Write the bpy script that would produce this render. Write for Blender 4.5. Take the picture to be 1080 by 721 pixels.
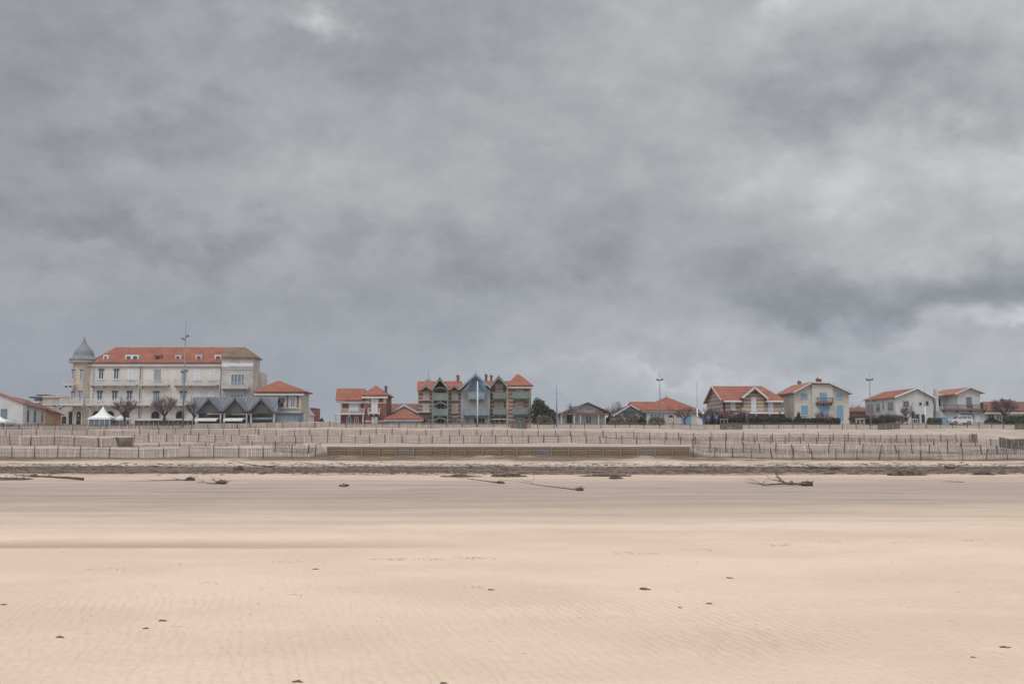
import bpy, math, random
from mathutils import Vector, Matrix, noise
random.seed(7)
R = math.radians
scene = bpy.context.scene
for o in list(bpy.data.objects): bpy.data.objects.remove(o)

# ---------------------------------------------------------------- camera
FPX, HZ, CAMZ = 1050.0, 460.0, 2.2
PITCH = math.atan((HZ - 360.5) / FPX)
ct, st = math.cos(PITCH), math.sin(PITCH)
cam_d = bpy.data.cameras.new('camera'); cam = bpy.data.objects.new('camera', cam_d)
scene.collection.objects.link(cam); scene.camera = cam
cam.location = (0, 0, CAMZ); cam.rotation_euler = (math.pi/2 + PITCH, 0, 0)
cam_d.sensor_width = 36; cam_d.lens = 35; cam_d.clip_start = .1; cam_d.clip_end = 9000

# ---------------------------------------------------------------- sky, sun, exposure
SUN_EL, SUN_AZ = 52, 215          # degrees; azimuth clockwise from +Y (sun behind the left shoulder, under cloud)
world = bpy.data.worlds.new('World'); scene.world = world; world.use_nodes = True
def build_world():
    nt = world.node_tree; nt.nodes.clear(); N = nt.nodes.new; L = nt.links.new
    out = N('ShaderNodeOutputWorld')
    sky = N('ShaderNodeTexSky'); sky.sky_type = 'NISHITA'; sky.sun_disc = False
    sky.sun_elevation = R(SUN_EL); sky.sun_rotation = R(SUN_AZ)
    bs = N('ShaderNodeBackground'); bs.inputs[1].default_value = .1; L(sky.outputs[0], bs.inputs[0])
    tc = N('ShaderNodeTexCoord'); sep = N('ShaderNodeSeparateXYZ'); L(tc.outputs['Generated'], sep.inputs[0])
    def M(op, a, b=None, c=None, clamp=False):
        n = N('ShaderNodeMath'); n.operation = op; n.use_clamp = clamp
        for i, v in enumerate((a, b, c)):
            if v is None: continue
            if isinstance(v, (int, float)): n.inputs[i].default_value = v
            else: L(v, n.inputs[i])
        return n.outputs[0]
    az = M('ARCTAN2', sep.outputs[0], sep.outputs[1]); el = M('ARCSINE', sep.outputs[2])
    def noise_(sx, sz, scale, det, off, rough=.55, dist=0.0):
        mp = N('ShaderNodeMapping'); mp.inputs['Scale'].default_value = (sx, sx, sz); mp.inputs['Location'].default_value = (off, off*.7, off*1.3)
        L(tc.outputs['Generated'], mp.inputs[0])
        n = N('ShaderNodeTexNoise'); n.inputs['Scale'].default_value = scale; n.inputs['Detail'].default_value = det
        n.inputs['Roughness'].default_value = rough; n.inputs['Distortion'].default_value = dist
        L(mp.outputs[0], n.inputs['Vector']); return n.outputs['Fac']
    w1 = noise_(1, 1.3, 8, 5, 3.1); w2 = noise_(1, 1.3, 8, 5, 9.7)
    azw = M('MULTIPLY_ADD', M('SUBTRACT', w1, .5), .30, az)
    elw = M('MULTIPLY_ADD', M('SUBTRACT', w2, .5), .20, el)
    big = noise_(1, 2.2, 3.4, 9, 1.7, .56, .2); med = noise_(1, 1.7, 9.5, 9, 5.2, .62, .15); fine = noise_(1, 1.5, 27, 7, 8.8, .62, .1)
    f = M('MULTIPLY_ADD', M('SUBTRACT', big, .5), .20, .420)
    f = M('MULTIPLY_ADD', M('SUBTRACT', med, .5), .23, f)
    f = M('MULTIPLY_ADD', M('SUBTRACT', fine, .5), .17, f)
    # cloud masses: (bearing, height, half width, half height, amount), written in pixels of the photograph's angle of view
    feats = [(90,40,190,60,-.035),(120,150,170,42,-.075),(20,250,60,20,-.05),(470,70,130,60,-.045),(180,258,160,13,-.085),(100,272,120,8,-.04),(420,235,70,24,-.04),(500,262,80,20,-.06),(570,288,70,20,-.085),(480,322,60,12,-.04),(600,215,90,40,-.03),
             (850,115,130,34,-.10),(950,135,90,24,-.07),(930,318,130,22,-.13),(870,345,60,14,-.10),(1060,325,80,22,-.12),(850,388,60,10,-.05),
             (330,38,30,14,.20),(300,25,60,14,.05),(240,120,110,16,.06),(330,165,60,24,.06),(200,205,70,14,.03),(430,190,90,26,.04),(690,95,110,46,.05),(700,25,60,26,.03),(600,150,60,30,.02),
             (890,8,50,16,.20),(1000,60,120,34,.08),(1000,190,120,34,.12),(1060,170,50,16,.06),(845,225,50,26,.11),(790,200,60,30,.05),(930,270,90,14,.05),(1050,370,36,9,.15),(1000,356,60,7,.05),(705,388,50,8,.12),(600,378,70,7,.06),(745,340,60,26,.03),(800,405,110,10,.04),(660,405,80,10,.03)]
    for (px, py, rx, ry, amp) in feats:
        a0 = (px-540)/1050; e0 = (HZ-py)/1050
        da = M('MULTIPLY', M('SUBTRACT', azw, a0), 1050/rx); de = M('MULTIPLY', M('SUBTRACT', elw, e0), 1050/ry)
        r2 = M('ADD', M('MULTIPLY', da, da), M('MULTIPLY', de, de))
        g = M('EXPONENT', M('MULTIPLY', r2, -.7))
        f = M('MULTIPLY_ADD', g, amp, f)
    # the low sky is a smooth grey veil
    low = M('MULTIPLY', M('SUBTRACT', el, .17), -7, clamp=True)
    left = M('MULTIPLY', M('SUBTRACT', az, .12), -3.5, clamp=True)
    veil = M('MULTIPLY', M('MULTIPLY', low, left), .75)
    mx = N('ShaderNodeMix'); L(veil, mx.inputs[0]); L(f, mx.inputs[2]); mx.inputs[3].default_value = .385
    f = mx.outputs[0]
    # brighter to the right and overhead, as an overcast sky is
    f = M('MULTIPLY_ADD', M('MULTIPLY', M('ADD', az, .0), M('GREATER_THAN', sep.outputs[1], 0)), .10, f)
    cr = N('ShaderNodeValToRGB'); e = cr.color_ramp.elements
    e[0].position = .20; e[0].color = (.212,.219,.236,1); e[1].position = .70; e[1].color = (.69,.69,.69,1)
    m1 = e.new(.36); m1.color = (.338,.351,.378,1); m2 = e.new(.50); m2.color = (.466,.469,.482,1)
    L(f, cr.inputs[0])
    zen = M('MULTIPLY_ADD', M('MULTIPLY', M('SUBTRACT', el, .42), 1.6, clamp=True), 2.1, 1.0)
    back = M('MULTIPLY_ADD', M('MULTIPLY', sep.outputs[1], -1.6, clamp=True), .9, 1.0)
    tint = N('ShaderNodeMix'); tint.data_type = 'RGBA'; L(M('MULTIPLY', low, .8), tint.inputs[0]); L(cr.outputs[0], tint.inputs[6]); tv = N('ShaderNodeVectorMath'); tv.operation = 'MULTIPLY'; L(cr.outputs[0], tv.inputs[0]); tv.inputs[1].default_value = (.93,.99,1.08); L(tv.outputs[0], tint.inputs[7])
    bc = N('ShaderNodeBackground'); L(tint.outputs[2], bc.inputs[0]); L(M('MULTIPLY', zen, back), bc.inputs[1])
    ms = N('ShaderNodeMixShader'); ms.inputs[0].default_value = .97; L(bs.outputs[0], ms.inputs[1]); L(bc.outputs[0], ms.inputs[2])
    L(ms.outputs[0], out.inputs[0])
build_world()
sd = bpy.data.lights.new('sun', 'SUN'); sd.energy = 1.1; sd.angle = R(25); sd.color = (1, .965, .92)
sun = bpy.data.objects.new('sun', sd); scene.collection.objects.link(sun)
a = R(SUN_AZ); v = Vector((math.sin(a)*math.cos(R(SUN_EL)), math.cos(a)*math.cos(R(SUN_EL)), math.sin(R(SUN_EL))))
sun.rotation_euler = v.to_track_quat('Z', 'Y').to_euler()
vs = scene.view_settings; vs.view_transform = 'Standard'; vs.look = 'None'; vs.exposure = 0.0; vs.gamma = 1; vs.use_curve_mapping = False
scene.render.resolution_x = 1024; scene.render.resolution_y = 683

# ---------------------------------------------------------------- helpers
def PT(px, py, Y):
    v = (360.5-py)/FPX; k = Y/(ct - v*st)
    return Vector(((px-540)/FPX*k, Y, CAMZ + k*(st+v*ct)))
def XX(px, Y, ref=428): return PT(px, ref, Y)[0]
def ZZ(py, Y): return PT(540, py, Y)[2]
def V(px, py, Y): return Vector((XX(px, Y), Y, ZZ(py, Y)))

def setp(o, label=None, cat=None, group=None, kind=None):
    for k, v in (('label', label), ('category', cat), ('group', group), ('kind', kind)):
        if v: o[k] = v
    return o
class MB:
    def __init__(s): s.v = []; s.f = []
    def face(s, pts):
        i = len(s.v); s.v += [Vector(p) for p in pts]; s.f.append(tuple(range(i, i+len(pts))))
    def prism(s, pts, off):
        n = len(pts); i = len(s.v); off = Vector(off)
        s.v += [Vector(p) for p in pts] + [Vector(p)+off for p in pts]
        s.f.append(tuple(range(i, i+n))); s.f.append(tuple(range(i+2*n-1, i+n-1, -1)))
        for k in range(n):
            j = (k+1) % n; s.f.append((i+j, i+k, i+n+k, i+n+j))
    def box(s, x0, x1, y0, y1, z0, z1):
        s.prism([(x0,y0,z0),(x1,y0,z0),(x1,y0,z1),(x0,y0,z1)], (0, y1-y0, 0))
    def tube(s, pts, rads, n=5, cap=True):
        pts = [Vector(p) for p in pts]; rings = []
        for k, p in enumerate(pts):
            d = (pts[min(k+1, len(pts)-1)] - pts[max(k-1, 0)])
            if d.length < 1e-6: d = Vector((0,0,1))
            d.normalize(); u = d.cross(Vector((.13,.97,.2)))
            if u.length < .05: u = d.cross(Vector((1,0,0)))
            u.normalize(); w = d.cross(u); r = rads[k] if hasattr(rads, '__len__') else rads
            i = len(s.v)
            for q in range(n):
                a = 2*math.pi*q/n; s.v.append(p + u*(r*math.cos(a)) + w*(r*math.sin(a)))
            rings.append(i)
        for A, B in zip(rings, rings[1:]):
            for q in range(n):
                z = (q+1) % n; s.f.append((A+q, A+z, B+z, B+q))
        if cap:
            s.f.append(tuple(rings[0]+q for q in range(n-1, -1, -1))); s.f.append(tuple(rings[-1]+q for q in range(n)))
    def beam(s, p, q, w, h):
        p, q = Vector(p), Vector(q); d = (q-p).normalized(); sd = d.cross(Vector((0,0,1)))
        if sd.length < .01: sd = Vector((1,0,0))
        sd.normalize(); up = sd.cross(d)
        a = [p+sd*w/2+up*h/2, p-sd*w/2+up*h/2, p-sd*w/2-up*h/2, p+sd*w/2-up*h/2]
        s.prism(a, q-p)
    def lathe(s, cx, cy, prof, n=20, a0=0, a1=2*math.pi):
        i = len(s.v); full = abs(a1-a0-2*math.pi) < 1e-4; m = n if full else n+1
        for (r, z) in prof:
            for q in range(m):
                a = a0+(a1-a0)*q/n; s.v.append(Vector((cx+r*math.cos(a), cy+r*math.sin(a), z)))
        for k in range(len(prof)-1):
            for q in range(n if full else n):
                z = (q+1) % m; s.f.append((i+k*m+q, i+k*m+z, i+(k+1)*m+z, i+(k+1)*m+q))
    def blob(s, c, r, seed=0, n=8, m=5, amp=.25):
        c = Vector(c); i = len(s.v)
        for k in range(m+1):
            th = math.pi*k/m
            for q in range(n):
                ph = 2*math.pi*q/n; d = Vector((math.sin(th)*math.cos(ph), math.sin(th)*math.sin(ph), math.cos(th)))
                f = 1+amp*noise.noise(d*1.7+Vector((seed*3.1, seed, 0)))*2
                s.v.append(c+Vector((d.x*r[0]*f, d.y*r[1]*f, d.z*r[2]*f)))
        for k in range(m):
            for q in range(n):
                z = (q+1) % n; s.f.append((i+k*n+q, i+(k+1)*n+q, i+(k+1)*n+z, i+k*n+z))
    def build(s, name, m, parent=None, smooth=False, label=None):
        off = Vector((0,0,0))
        if parent is not None:
            p = parent
            while p: off += p.location; p = p.parent
        me = bpy.data.meshes.new(name); me.from_pydata([tuple(v-off) for v in s.v], [], s.f)
        me.validate(); me.update()
        for mm in (m if isinstance(m, (list, tuple)) else [m]): me.materials.append(mm)
        if smooth:
            for p in me.polygons: p.use_smooth = True
        o = bpy.data.objects.new(name, me); scene.collection.objects.link(o)
        if parent is not None: o.parent = parent
        if label: o['label'] = label
        return o
def single(mb, name, m, loc, smooth=False):
    """one-mesh thing with its origin at its base"""
    loc = Vector(loc); mb.v = [v-loc for v in mb.v]; o = mb.build(name, m, smooth=smooth); o.location = loc; return o
def thing(name, loc, label, cat, group=None):
    o = bpy.data.objects.new(name, None); scene.collection.objects.link(o); o.location = loc; o.empty_display_size = .3
    return setp(o, label, cat, group)

# ---------------------------------------------------------------- materials
def mat(name, col, col2=None, scale=1.0, rough=.85, bump=0.0, bscale=20, stretch=(1,1,1), spec=.3, fine=.15, metal=0, contrast=1.0):
    m = bpy.data.materials.new(name); m.use_nodes = True; nt = m.node_tree; N = nt.nodes.new; L = nt.links.new
    b = nt.nodes['Principled BSDF']; b.inputs['Roughness'].default_value = rough
    b.inputs['Specular IOR Level'].default_value = spec; b.inputs['Metallic'].default_value = metal
    tc = N('ShaderNodeTexCoord'); mp = N('ShaderNodeMapping'); L(tc.outputs['Object'], mp.inputs[0]); mp.inputs['Scale'].default_value = stretch
    n = N('ShaderNodeTexNoise'); n.inputs['Scale'].default_value = scale; n.inputs['Detail'].default_value = 6; n.inputs['Roughness'].default_value = .65
    L(mp.outputs[0], n.inputs['Vector'])
    cr = N('ShaderNodeValToRGB'); e = cr.color_ramp.elements; h = .2/contrast
    col2 = col2 or tuple(c*.72 for c in col)
    e[0].position = .5-h; e[0].color = (*col2, 1); e[1].position = .5+h; e[1].color = (*col, 1)
    L(n.outputs['Fac'], cr.inputs[0])
    n2 = N('ShaderNodeTexNoise'); n2.inputs['Scale'].default_value = bscale; n2.inputs['Detail'].default_value = 4; L(mp.outputs[0], n2.inputs['Vector'])
    mr = N('ShaderNodeMapRange'); mr.inputs[1].default_value = .3; mr.inputs[2].default_value = .7; mr.inputs[3].default_value = 1-fine; mr.inputs[4].default_value = 1+fine
    L(n2.outputs['Fac'], mr.inputs[0])
    hs = N('ShaderNodeVectorMath'); hs.operation = 'SCALE'; L(cr.outputs[0], hs.inputs[0]); L(mr.outputs[0], hs.inputs['Scale'])
    L(hs.outputs[0], b.inputs['Base Color'])
    if bump:
        bp = N('ShaderNodeBump'); bp.inputs['Strength'].default_value = bump; bp.inputs['Distance'].default_value = .05
        L(n2.outputs['Fac'], bp.inputs['Height']); L(bp.outputs[0], b.inputs['Normal'])
    m['_c'] = 0
    return m
def banded(name, c1, c2, period=.55, duty=.5, vert=.0):
    """masonry in horizontal bands of two colours (brick and stone courses)"""
    m = mat(name, c1, scale=1.5, bscale=9, fine=.2); nt = m.node_tree; N = nt.nodes.new; L = nt.links.new
    b = nt.nodes['Principled BSDF']; src = b.inputs['Base Color'].links[0].from_socket
    tc = N('ShaderNodeNewGeometry'); sep = N('ShaderNodeSeparateXYZ'); L(tc.outputs['Position'], sep.inputs[0])
    d = N('ShaderNodeMath'); d.operation = 'DIVIDE'; L(sep.outputs[2], d.inputs[0]); d.inputs[1].default_value = period
    fr = N('ShaderNodeMath'); fr.operation = 'FRACT'; L(d.outputs[0], fr.inputs[0])
    g = N('ShaderNodeMath'); g.operation = 'GREATER_THAN'; L(fr.outputs[0], g.inputs[0]); g.inputs[1].default_value = duty
    mx = N('ShaderNodeMix'); mx.data_type = 'RGBA'; L(g.outputs[0], mx.inputs[0]); L(src, mx.inputs[6]); mx.inputs[7].default_value = (*c2, 1)
    L(mx.outputs[2], b.inputs['Base Color']); return m
def tile_mat(name, c, c2):
    m = mat(name, c, c2, scale=.55, bscale=3.2, fine=.22, rough=.9, contrast=1.1); nt = m.node_tree; N = nt.nodes.new; L = nt.links.new
    b = nt.nodes['Principled BSDF']; src = b.inputs['Base Color'].links[0].from_socket
    geo = N('ShaderNodeNewGeometry'); sep = N('ShaderNodeSeparateXYZ'); L(geo.outputs['Position'], sep.inputs[0])
    w = N('ShaderNodeTexBrick'); w.inputs['Scale'].default_value = 1; w.inputs['Brick Width'].default_value = .28; w.inputs['Row Height'].default_value = .22
    w.inputs['Mortar Size'].default_value = .02; w.inputs['Color1'].default_value = (1.1,1.1,1.1,1); w.inputs['Color2'].default_value = (.82,.8,.78,1); w.inputs['Mortar'].default_value = (.55,.52,.5,1)
    ad = N('ShaderNodeMath'); ad.operation = 'ADD'; L(sep.outputs[0], ad.inputs[0]); L(sep.outputs[1], ad.inputs[1])
    cb = N('ShaderNodeCombineXYZ'); L(ad.outputs[0], cb.inputs[0]); L(sep.outputs[2], cb.inputs[1]); L(cb.outputs[0], w.inputs['Vector'])
    mx = N('ShaderNodeVectorMath'); mx.operation = 'MULTIPLY'; L(src, mx.inputs[0]); L(w.outputs['Color'], mx.inputs[1]); L(mx.outputs[0], b.inputs['Base Color'])
    bp = N('ShaderNodeBump'); bp.inputs['Strength'].default_value = .5; bp.inputs['Distance'].default_value = .04; L(w.outputs['Fac'], bp.inputs['Height']); bp.invert = True
    L(bp.outputs[0], b.inputs['Normal']); return m
M = dict(
 stone = mat('limestone', (.67,.62,.57), (.52,.475,.43), .35, bscale=6, stretch=(1,1,.6)),
 stonew = mat('weathered_stone', (.52,.475,.43), (.35,.315,.285), .5, bscale=5, contrast=1.4),
 ochre = mat('ochre_stone', (.53,.455,.365), (.41,.34,.265), .7, bscale=6),
 cream = mat('cream_render', (.54,.505,.43), (.43,.40,.34), .4, bscale=8, fine=.06),
 beige = mat('beige_render', (.44,.39,.32), (.34,.30,.25), .4, bscale=6, fine=.08),
 white = mat('white_render', (.54,.54,.525), (.40,.40,.385), .5, bscale=6, fine=.06),
 whitep = mat('white_paint', (.66,.67,.69), (.54,.55,.575), .8, bscale=10, fine=.05, rough=.6),
 trim = mat('trim_paint', (.55,.53,.505), (.42,.405,.385), .8, bscale=10, fine=.06, rough=.7),
 greyw = mat('grey_boards', (.34,.345,.34), (.24,.245,.25), .8, bscale=4, stretch=(5,5,.4)),
 bluew = mat('faded_blue_boards', (.24,.30,.34), (.165,.21,.24), .8, bscale=4, stretch=(4,4,.4)),
 blue = mat('blue_shutter', (.19,.34,.48), (.145,.275,.40), 2, rough=.6, bscale=12, fine=.08),
 blued = mat('blue_panel', (.06,.12,.24), (.045,.09,.19), 2, rough=.5),
 green = mat('sage_green_boards', (.205,.24,.215), (.14,.165,.15), 1, bscale=6),
 glass = mat('window_glass', (.07,.085,.11), (.04,.05,.065), .6, rough=.12, spec=.6, fine=.05),
 glassb = mat('pale_glass', (.16,.21,.26), (.10,.13,.17), .6, rough=.15, spec=.6, fine=.05),
 dark = mat('dark_void', (.035,.033,.033), (.02,.02,.02), 1, rough=.9),
 tile = tile_mat('orange_clay_tile', (.355,.125,.076), (.21,.082,.058)),
 tile2 = tile_mat('old_clay_tile', (.26,.105,.076), (.165,.078,.062)),
 tileb = tile_mat('brown_clay_tile', (.24,.165,.105), (.15,.105,.075)),
 tilep = tile_mat('pale_clay_tile', (.40,.175,.122), (.30,.13,.095)),
 slate = mat('grey_scale_slate', (.195,.205,.22), (.135,.143,.156), 1.2, rough=.6, bscale=6),
 zinc = mat('zinc_sheet', (.145,.155,.172), (.11,.117,.13), .6, rough=.5, bscale=3, stretch=(4,.5,.5), fine=.15),
 darkboard = mat('dark_board', (.105,.10,.098), (.075,.07,.07), 1, bscale=8),
 brick = mat('red_brick', (.235,.088,.066), (.165,.066,.052), 1.2, bscale=7, fine=.25),
 brickwall = mat('brown_brick', (.22,.10,.075), (.14,.07,.055), 1.2, bscale=7, fine=.25),
 orange = mat('orange_boards', (.56,.34,.20), (.44,.26,.15), 1, bscale=5, stretch=(4,4,.6)),
 band_red = banded('brick_and_stone_bands', (.27,.105,.075), (.30,.27,.24), .62, .50),
 band_dark = banded('dark_brick_and_stone_bands', (.20,.095,.072), (.25,.235,.21), .62, .55),
 band_or = banded('orange_brick_and_cream_bands', (.33,.185,.11), (.43,.375,.29), .60, .52),
 band_pink = banded('faded_brick_bands', (.27,.19,.165), (.34,.295,.265), .66, .45),
 bark = mat('dark_bark', (.085,.062,.058), (.05,.038,.036), 6),
 twig = mat('bare_twigs', (.135,.105,.098), (.09,.07,.064), 2),
 twigr = mat('reddish_twigs', (.20,.125,.115), (.13,.085,.078), 2),
 pine = mat('dark_pine_foliage', (.075,.072,.055), (.042,.042,.034), 1.5, fine=.3),
 olive = mat('olive_foliage', (.21,.185,.115), (.12,.11,.07), 1.2, fine=.3),
 leaf = mat('green_hedge_foliage', (.075,.105,.040), (.04,.06,.026), 1.2, fine=.3),
 leafd = mat('dark_hedge_foliage', (.040,.052,.030), (.022,.03,.02), 1.2, fine=.3),
 slat = mat('weathered_chestnut_slat', (.23,.188,.165), (.13,.105,.094), .7, fine=.2, stretch=(1,1,.4)),
 slatd = mat('dark_chestnut_slat', (.14,.115,.105), (.085,.07,.065), .7, fine=.2),
 post = mat('chestnut_post', (.12,.09,.076), (.075,.056,.05), 2),
 timber = mat('ochre_timber', (.215,.145,.078), (.13,.088,.05), .9, bscale=3, stretch=(.5,1,6), fine=.22),
 timberg = mat('grey_timber', (.19,.165,.14), (.13,.11,.095), .9, bscale=3, stretch=(.5,1,6), fine=.22),
 timberp = mat('pale_timber', (.27,.215,.16), (.19,.15,.11), 1, bscale=6),
 timberd = mat('dark_timber_cap', (.10,.07,.052), (.07,.05,.04), 1),
 canvas = mat('white_canvas', (.70,.70,.69), (.62,.62,.61), .8, rough=.7, fine=.03),
 steel = mat('galvanised_steel', (.20,.22,.25), (.15,.165,.19), 3, rough=.5, metal=.2),
 steeld = mat('dark_steel', (.09,.095,.105), (.06,.065,.07), 3, rough=.5),
 weed = mat('dry_seaweed', (.15,.105,.080), (.065,.046,.038), 6, fine=.3),
 weedg = mat('brown_seaweed', (.125,.086,.066), (.06,.042,.033), 3, fine=.3),
 drift = mat('driftwood', (.14,.098,.078), (.07,.05,.042), 5),
 driftp = mat('bleached_driftwood', (.36,.31,.27), (.26,.22,.19), 5),
 skin = mat('skin', (.45,.28,.21), (.40,.25,.18), 5), hair = mat('dark_hair', (.04,.03,.025), None, 5),
 clothd = mat('dark_cloth', (.035,.036,.045), (.02,.02,.026), 4), clothr = mat('red_cloth', (.34,.06,.06), (.26,.045,.045), 4),
 clothb = mat('blue_denim', (.07,.09,.15), (.05,.06,.1), 4),
 carw = mat('white_car_paint', (.52,.53,.54), (.47,.48,.49), 1, rough=.3, fine=.02), rubber = mat('rubber', (.025,.025,.027), None, 3),
 rust = mat('orange_brown_foam', (.36,.25,.18), (.27,.18,.13), 3), pave = mat('promenade_paving', (.34,.30,.27), (.27,.24,.215), .3, bscale=3),
)

# ---------------------------------------------------------------- ground
def interp(tab, x):
    if x <= tab[0][0]: return tab[0][1]
    for (a, b), (c, d) in zip(tab, tab[1:]):
        if x <= c: return b + (d-b)*(x-a)/(c-a)
    return tab[-1][1]
KN = [(100.0, [(0,482.8),(345,482.8),(560,482.6),(727,483),(950,485.5),(1080,483.5)]),
      (101.4, [(0,480.5),(330,480.0),(344,471.2),(728,471.2),(742,480),(1080,481)]),
      (108.0, [(0,474),(140,474.5),(345,469.6),(727,469.8),(800,472),(1080,475)]),
      (113.0, [(0,470.2),(140,470.6),(345,468.2),(727,468.8),(1080,471.5)]),
      (119.0, [(0,467),(140,466.4),(345,467.3),(635,467.8),(1080,469.8)]),
      (132.0, [(0,460),(270,458.4),(600,459.2),(680,462.2),(1032,464),(1080,463)]),
      (146.0, [(0,454.6),(270,451.5),(635,451.8),(800,452.2),(1080,451.8)]),
      (149.8, [(0,450.4),(196,449.6),(208,446.6),(300,445.2),(340,443.9),(352,444.2),(362,448.6),(635,449),(1080,449)]),
      (153.0, [(0,449.4),(300,447.2),(635,447.8),(1080,447.6)])]
BASE = [(-60,-.9),(-25,-.25),(0,0),(18,.0),(20.5,.0),(23,.035),(34,.0),(45,-.02),(58,.0),(66,.03),(74,.03),(85,-.05),(97,-.12)]
def gz0(X, Y):
    if Y <= 97: z = interp(BASE, Y)
    else:
        px = max(-60, min(1140, X/Y*1050+540))
        zs = [(97, -.12)] + [(yy, ZZ(interp(t, px), yy)) for yy, t in KN]
        z = interp(zs, Y)
        if Y > 153: z += .0
    return z
def gz(X, Y):
    z = gz0(X, Y)
    if 78 < Y < 152:
        k = min(1, (Y-78)/10, (152-Y)/6)
        z += k*(.16*noise.noise(Vector((X*.12, Y*.25, 1))) + .09*noise.noise(Vector((X*.5, Y*.6, 4))) + .05*noise.noise(Vector((X*1.3, Y*1.1, 8))))
    elif Y <= 78:
        z += .02*noise.noise(Vector((X*.08, Y*.2, 2))) + .010*noise.noise(Vector((X*.5, Y*.9, 6)))
    return z
def ground_mat():
    m = bpy.data.materials.new('beach_sand'); m.use_nodes = True; nt = m.node_tree; N = nt.nodes.new; L = nt.links.new
    b = nt.nodes['Principled BSDF']; geo = N('ShaderNodeNewGeometry'); sep = N('ShaderNodeSeparateXYZ'); L(geo.outputs['Position'], sep.inputs[0])
    X, Y, Z = sep.outputs
    def Mt(op, a, b_=None, c=None, clamp=False):
        n = N('ShaderNodeMath'); n.operation = op; n.use_clamp = clamp
        for i, v in enumerate((a, b_, c)):
            if v is None: continue
            if isinstance(v, (int, float)): n.inputs[i].default_value = v
            else: L(v, n.inputs[i])
        return n.outputs[0]
    def nz(sx, sy, det=5, rough=.6, off=0, dist=0):
        mp = N('ShaderNodeMapping'); mp.inputs['Scale'].default_value = (sx, sy, (sx+sy)/2); mp.inputs['Location'].default_value = (off, off, off)
        L(geo.outputs['Position'], mp.inputs[0]); n = N('ShaderNodeTexNoise'); n.inputs['Scale'].default_value = 1; n.inputs['Detail'].default_value = det
        n.inputs['Roughness'].default_value = rough; n.inputs['Distortion'].default_value = dist; L(mp.outputs[0], n.inputs['Vector']); return n.outputs['Fac']
    def ss(v, lo, hi):
        n = N('ShaderNodeMapRange'); n.interpolation_type = 'SMOOTHSTEP'
        for i, q in enumerate((v, lo, hi)):
            if isinstance(q, (int, float)): n.inputs[i].default_value = q
            else: L(q, n.inputs[i])
        return n.outputs[0]
    def mix(f, a, c):
        n = N('ShaderNodeMix'); n.data_type = 'RGBA'
        if isinstance(f, (int, float)): n.inputs[0].default_value = f
        else: L(f, n.inputs[0])
        for i, q in ((6, a), (7, c)):
            if isinstance(q, tuple): n.inputs[i].default_value = (*q, 1)
            else: L(q, n.inputs[i])
        return n.outputs[2]
    streak = nz(.035, .55, 6, .62, 3); streak2 = nz(.12, 1.6, 5, .6, 11); patch = nz(.18, .3, 5, .6, 7); grain = nz(9, 9, 3, .7, 5); spk = nz(3.2, 5.5, 3, .6, 2)
    dry = mix(ss(patch, .38, .64), (.595,.450,.343), (.660,.508,.392))
    wet = mix(ss(nz(.10, .8, 7, .72, 44), .36, .64), (.305,.236,.190), (.400,.315,.252))
    yy = Mt('MULTIPLY_ADD', Mt('SUBTRACT', streak, .5), 16, Y); yy = Mt('MULTIPLY_ADD', Mt('SUBTRACT', nz(.25, .7, 6, .7, 41), .5), 9, yy)
    yy = Mt('MULTIPLY_ADD', Mt('MULTIPLY', X, ss(X, 0, 10)), -.10, yy)
    wf = Mt('MULTIPLY', ss(yy, 19.5, 36), Mt('SUBTRACT', 1, Mt('MULTIPLY', ss(yy, 44, 58), .7)))
    col = mix(wf, dry, wet)
    # a thin darker brown line where the sandbar ends, fading to the right
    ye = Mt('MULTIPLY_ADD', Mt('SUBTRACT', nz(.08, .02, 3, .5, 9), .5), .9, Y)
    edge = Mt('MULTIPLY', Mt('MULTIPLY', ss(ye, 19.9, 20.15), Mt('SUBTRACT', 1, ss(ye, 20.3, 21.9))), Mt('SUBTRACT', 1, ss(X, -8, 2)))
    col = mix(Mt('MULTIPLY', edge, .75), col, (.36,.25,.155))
    # faint horizontal tide streaks on the middle beach
    sk = Mt('MULTIPLY', ss(streak2, .54, .68), Mt('MULTIPLY', ss(Y, 24, 36), Mt('SUBTRACT', 1, ss(Y, 66, 74))))
    col = mix(Mt('MULTIPLY', sk, .60), col, (.20,.15,.12))
    # seaweed-stained strand line
    yb = Mt('MULTIPLY_ADD', Mt('SUBTRACT', nz(.05, .3, 5, .65, 4), .5), 12, Y)
    yb = Mt('MULTIPLY_ADD', Mt('SUBTRACT', nz(.6, 1.2, 4, .65, 14), .5), 9, yb)
    band = Mt('MULTIPLY', ss(yb, 57, 61), Mt('SUBTRACT', 1, ss(yb, 71, 77)))
    col = mix(Mt('MULTIPLY', band, .93), col, mix(ss(nz(.8, 3.2, 4, .7, 6), .3, .7), (.065,.044,.033), (.165,.120,.094)))
    # dunes: paler, mottled, dirty line at the foot of the first fence
    dune = ss(Y, 84, 98)
    dn = mix(ss(nz(.35, .7, 6, .65, 31), .35, .68), (.32,.255,.208), (.43,.347,.285))
    col = mix(dune, col, dn)
    thin = Mt('MULTIPLY', ss(nz(.11, .42, 7, .72, 21), .50, .57), Mt('MULTIPLY', ss(Y, 66, 71), Mt('SUBTRACT', 1, ss(Y, 82, 96))))
    col = mix(Mt('MULTIPLY', thin, .80), col, (.125,.092,.074))
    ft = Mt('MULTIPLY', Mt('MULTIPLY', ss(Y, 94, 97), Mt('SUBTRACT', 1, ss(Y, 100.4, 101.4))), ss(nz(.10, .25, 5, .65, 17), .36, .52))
    col = mix(Mt('MULTIPLY', ft, .85), col, (.11,.08,.055))
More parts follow.
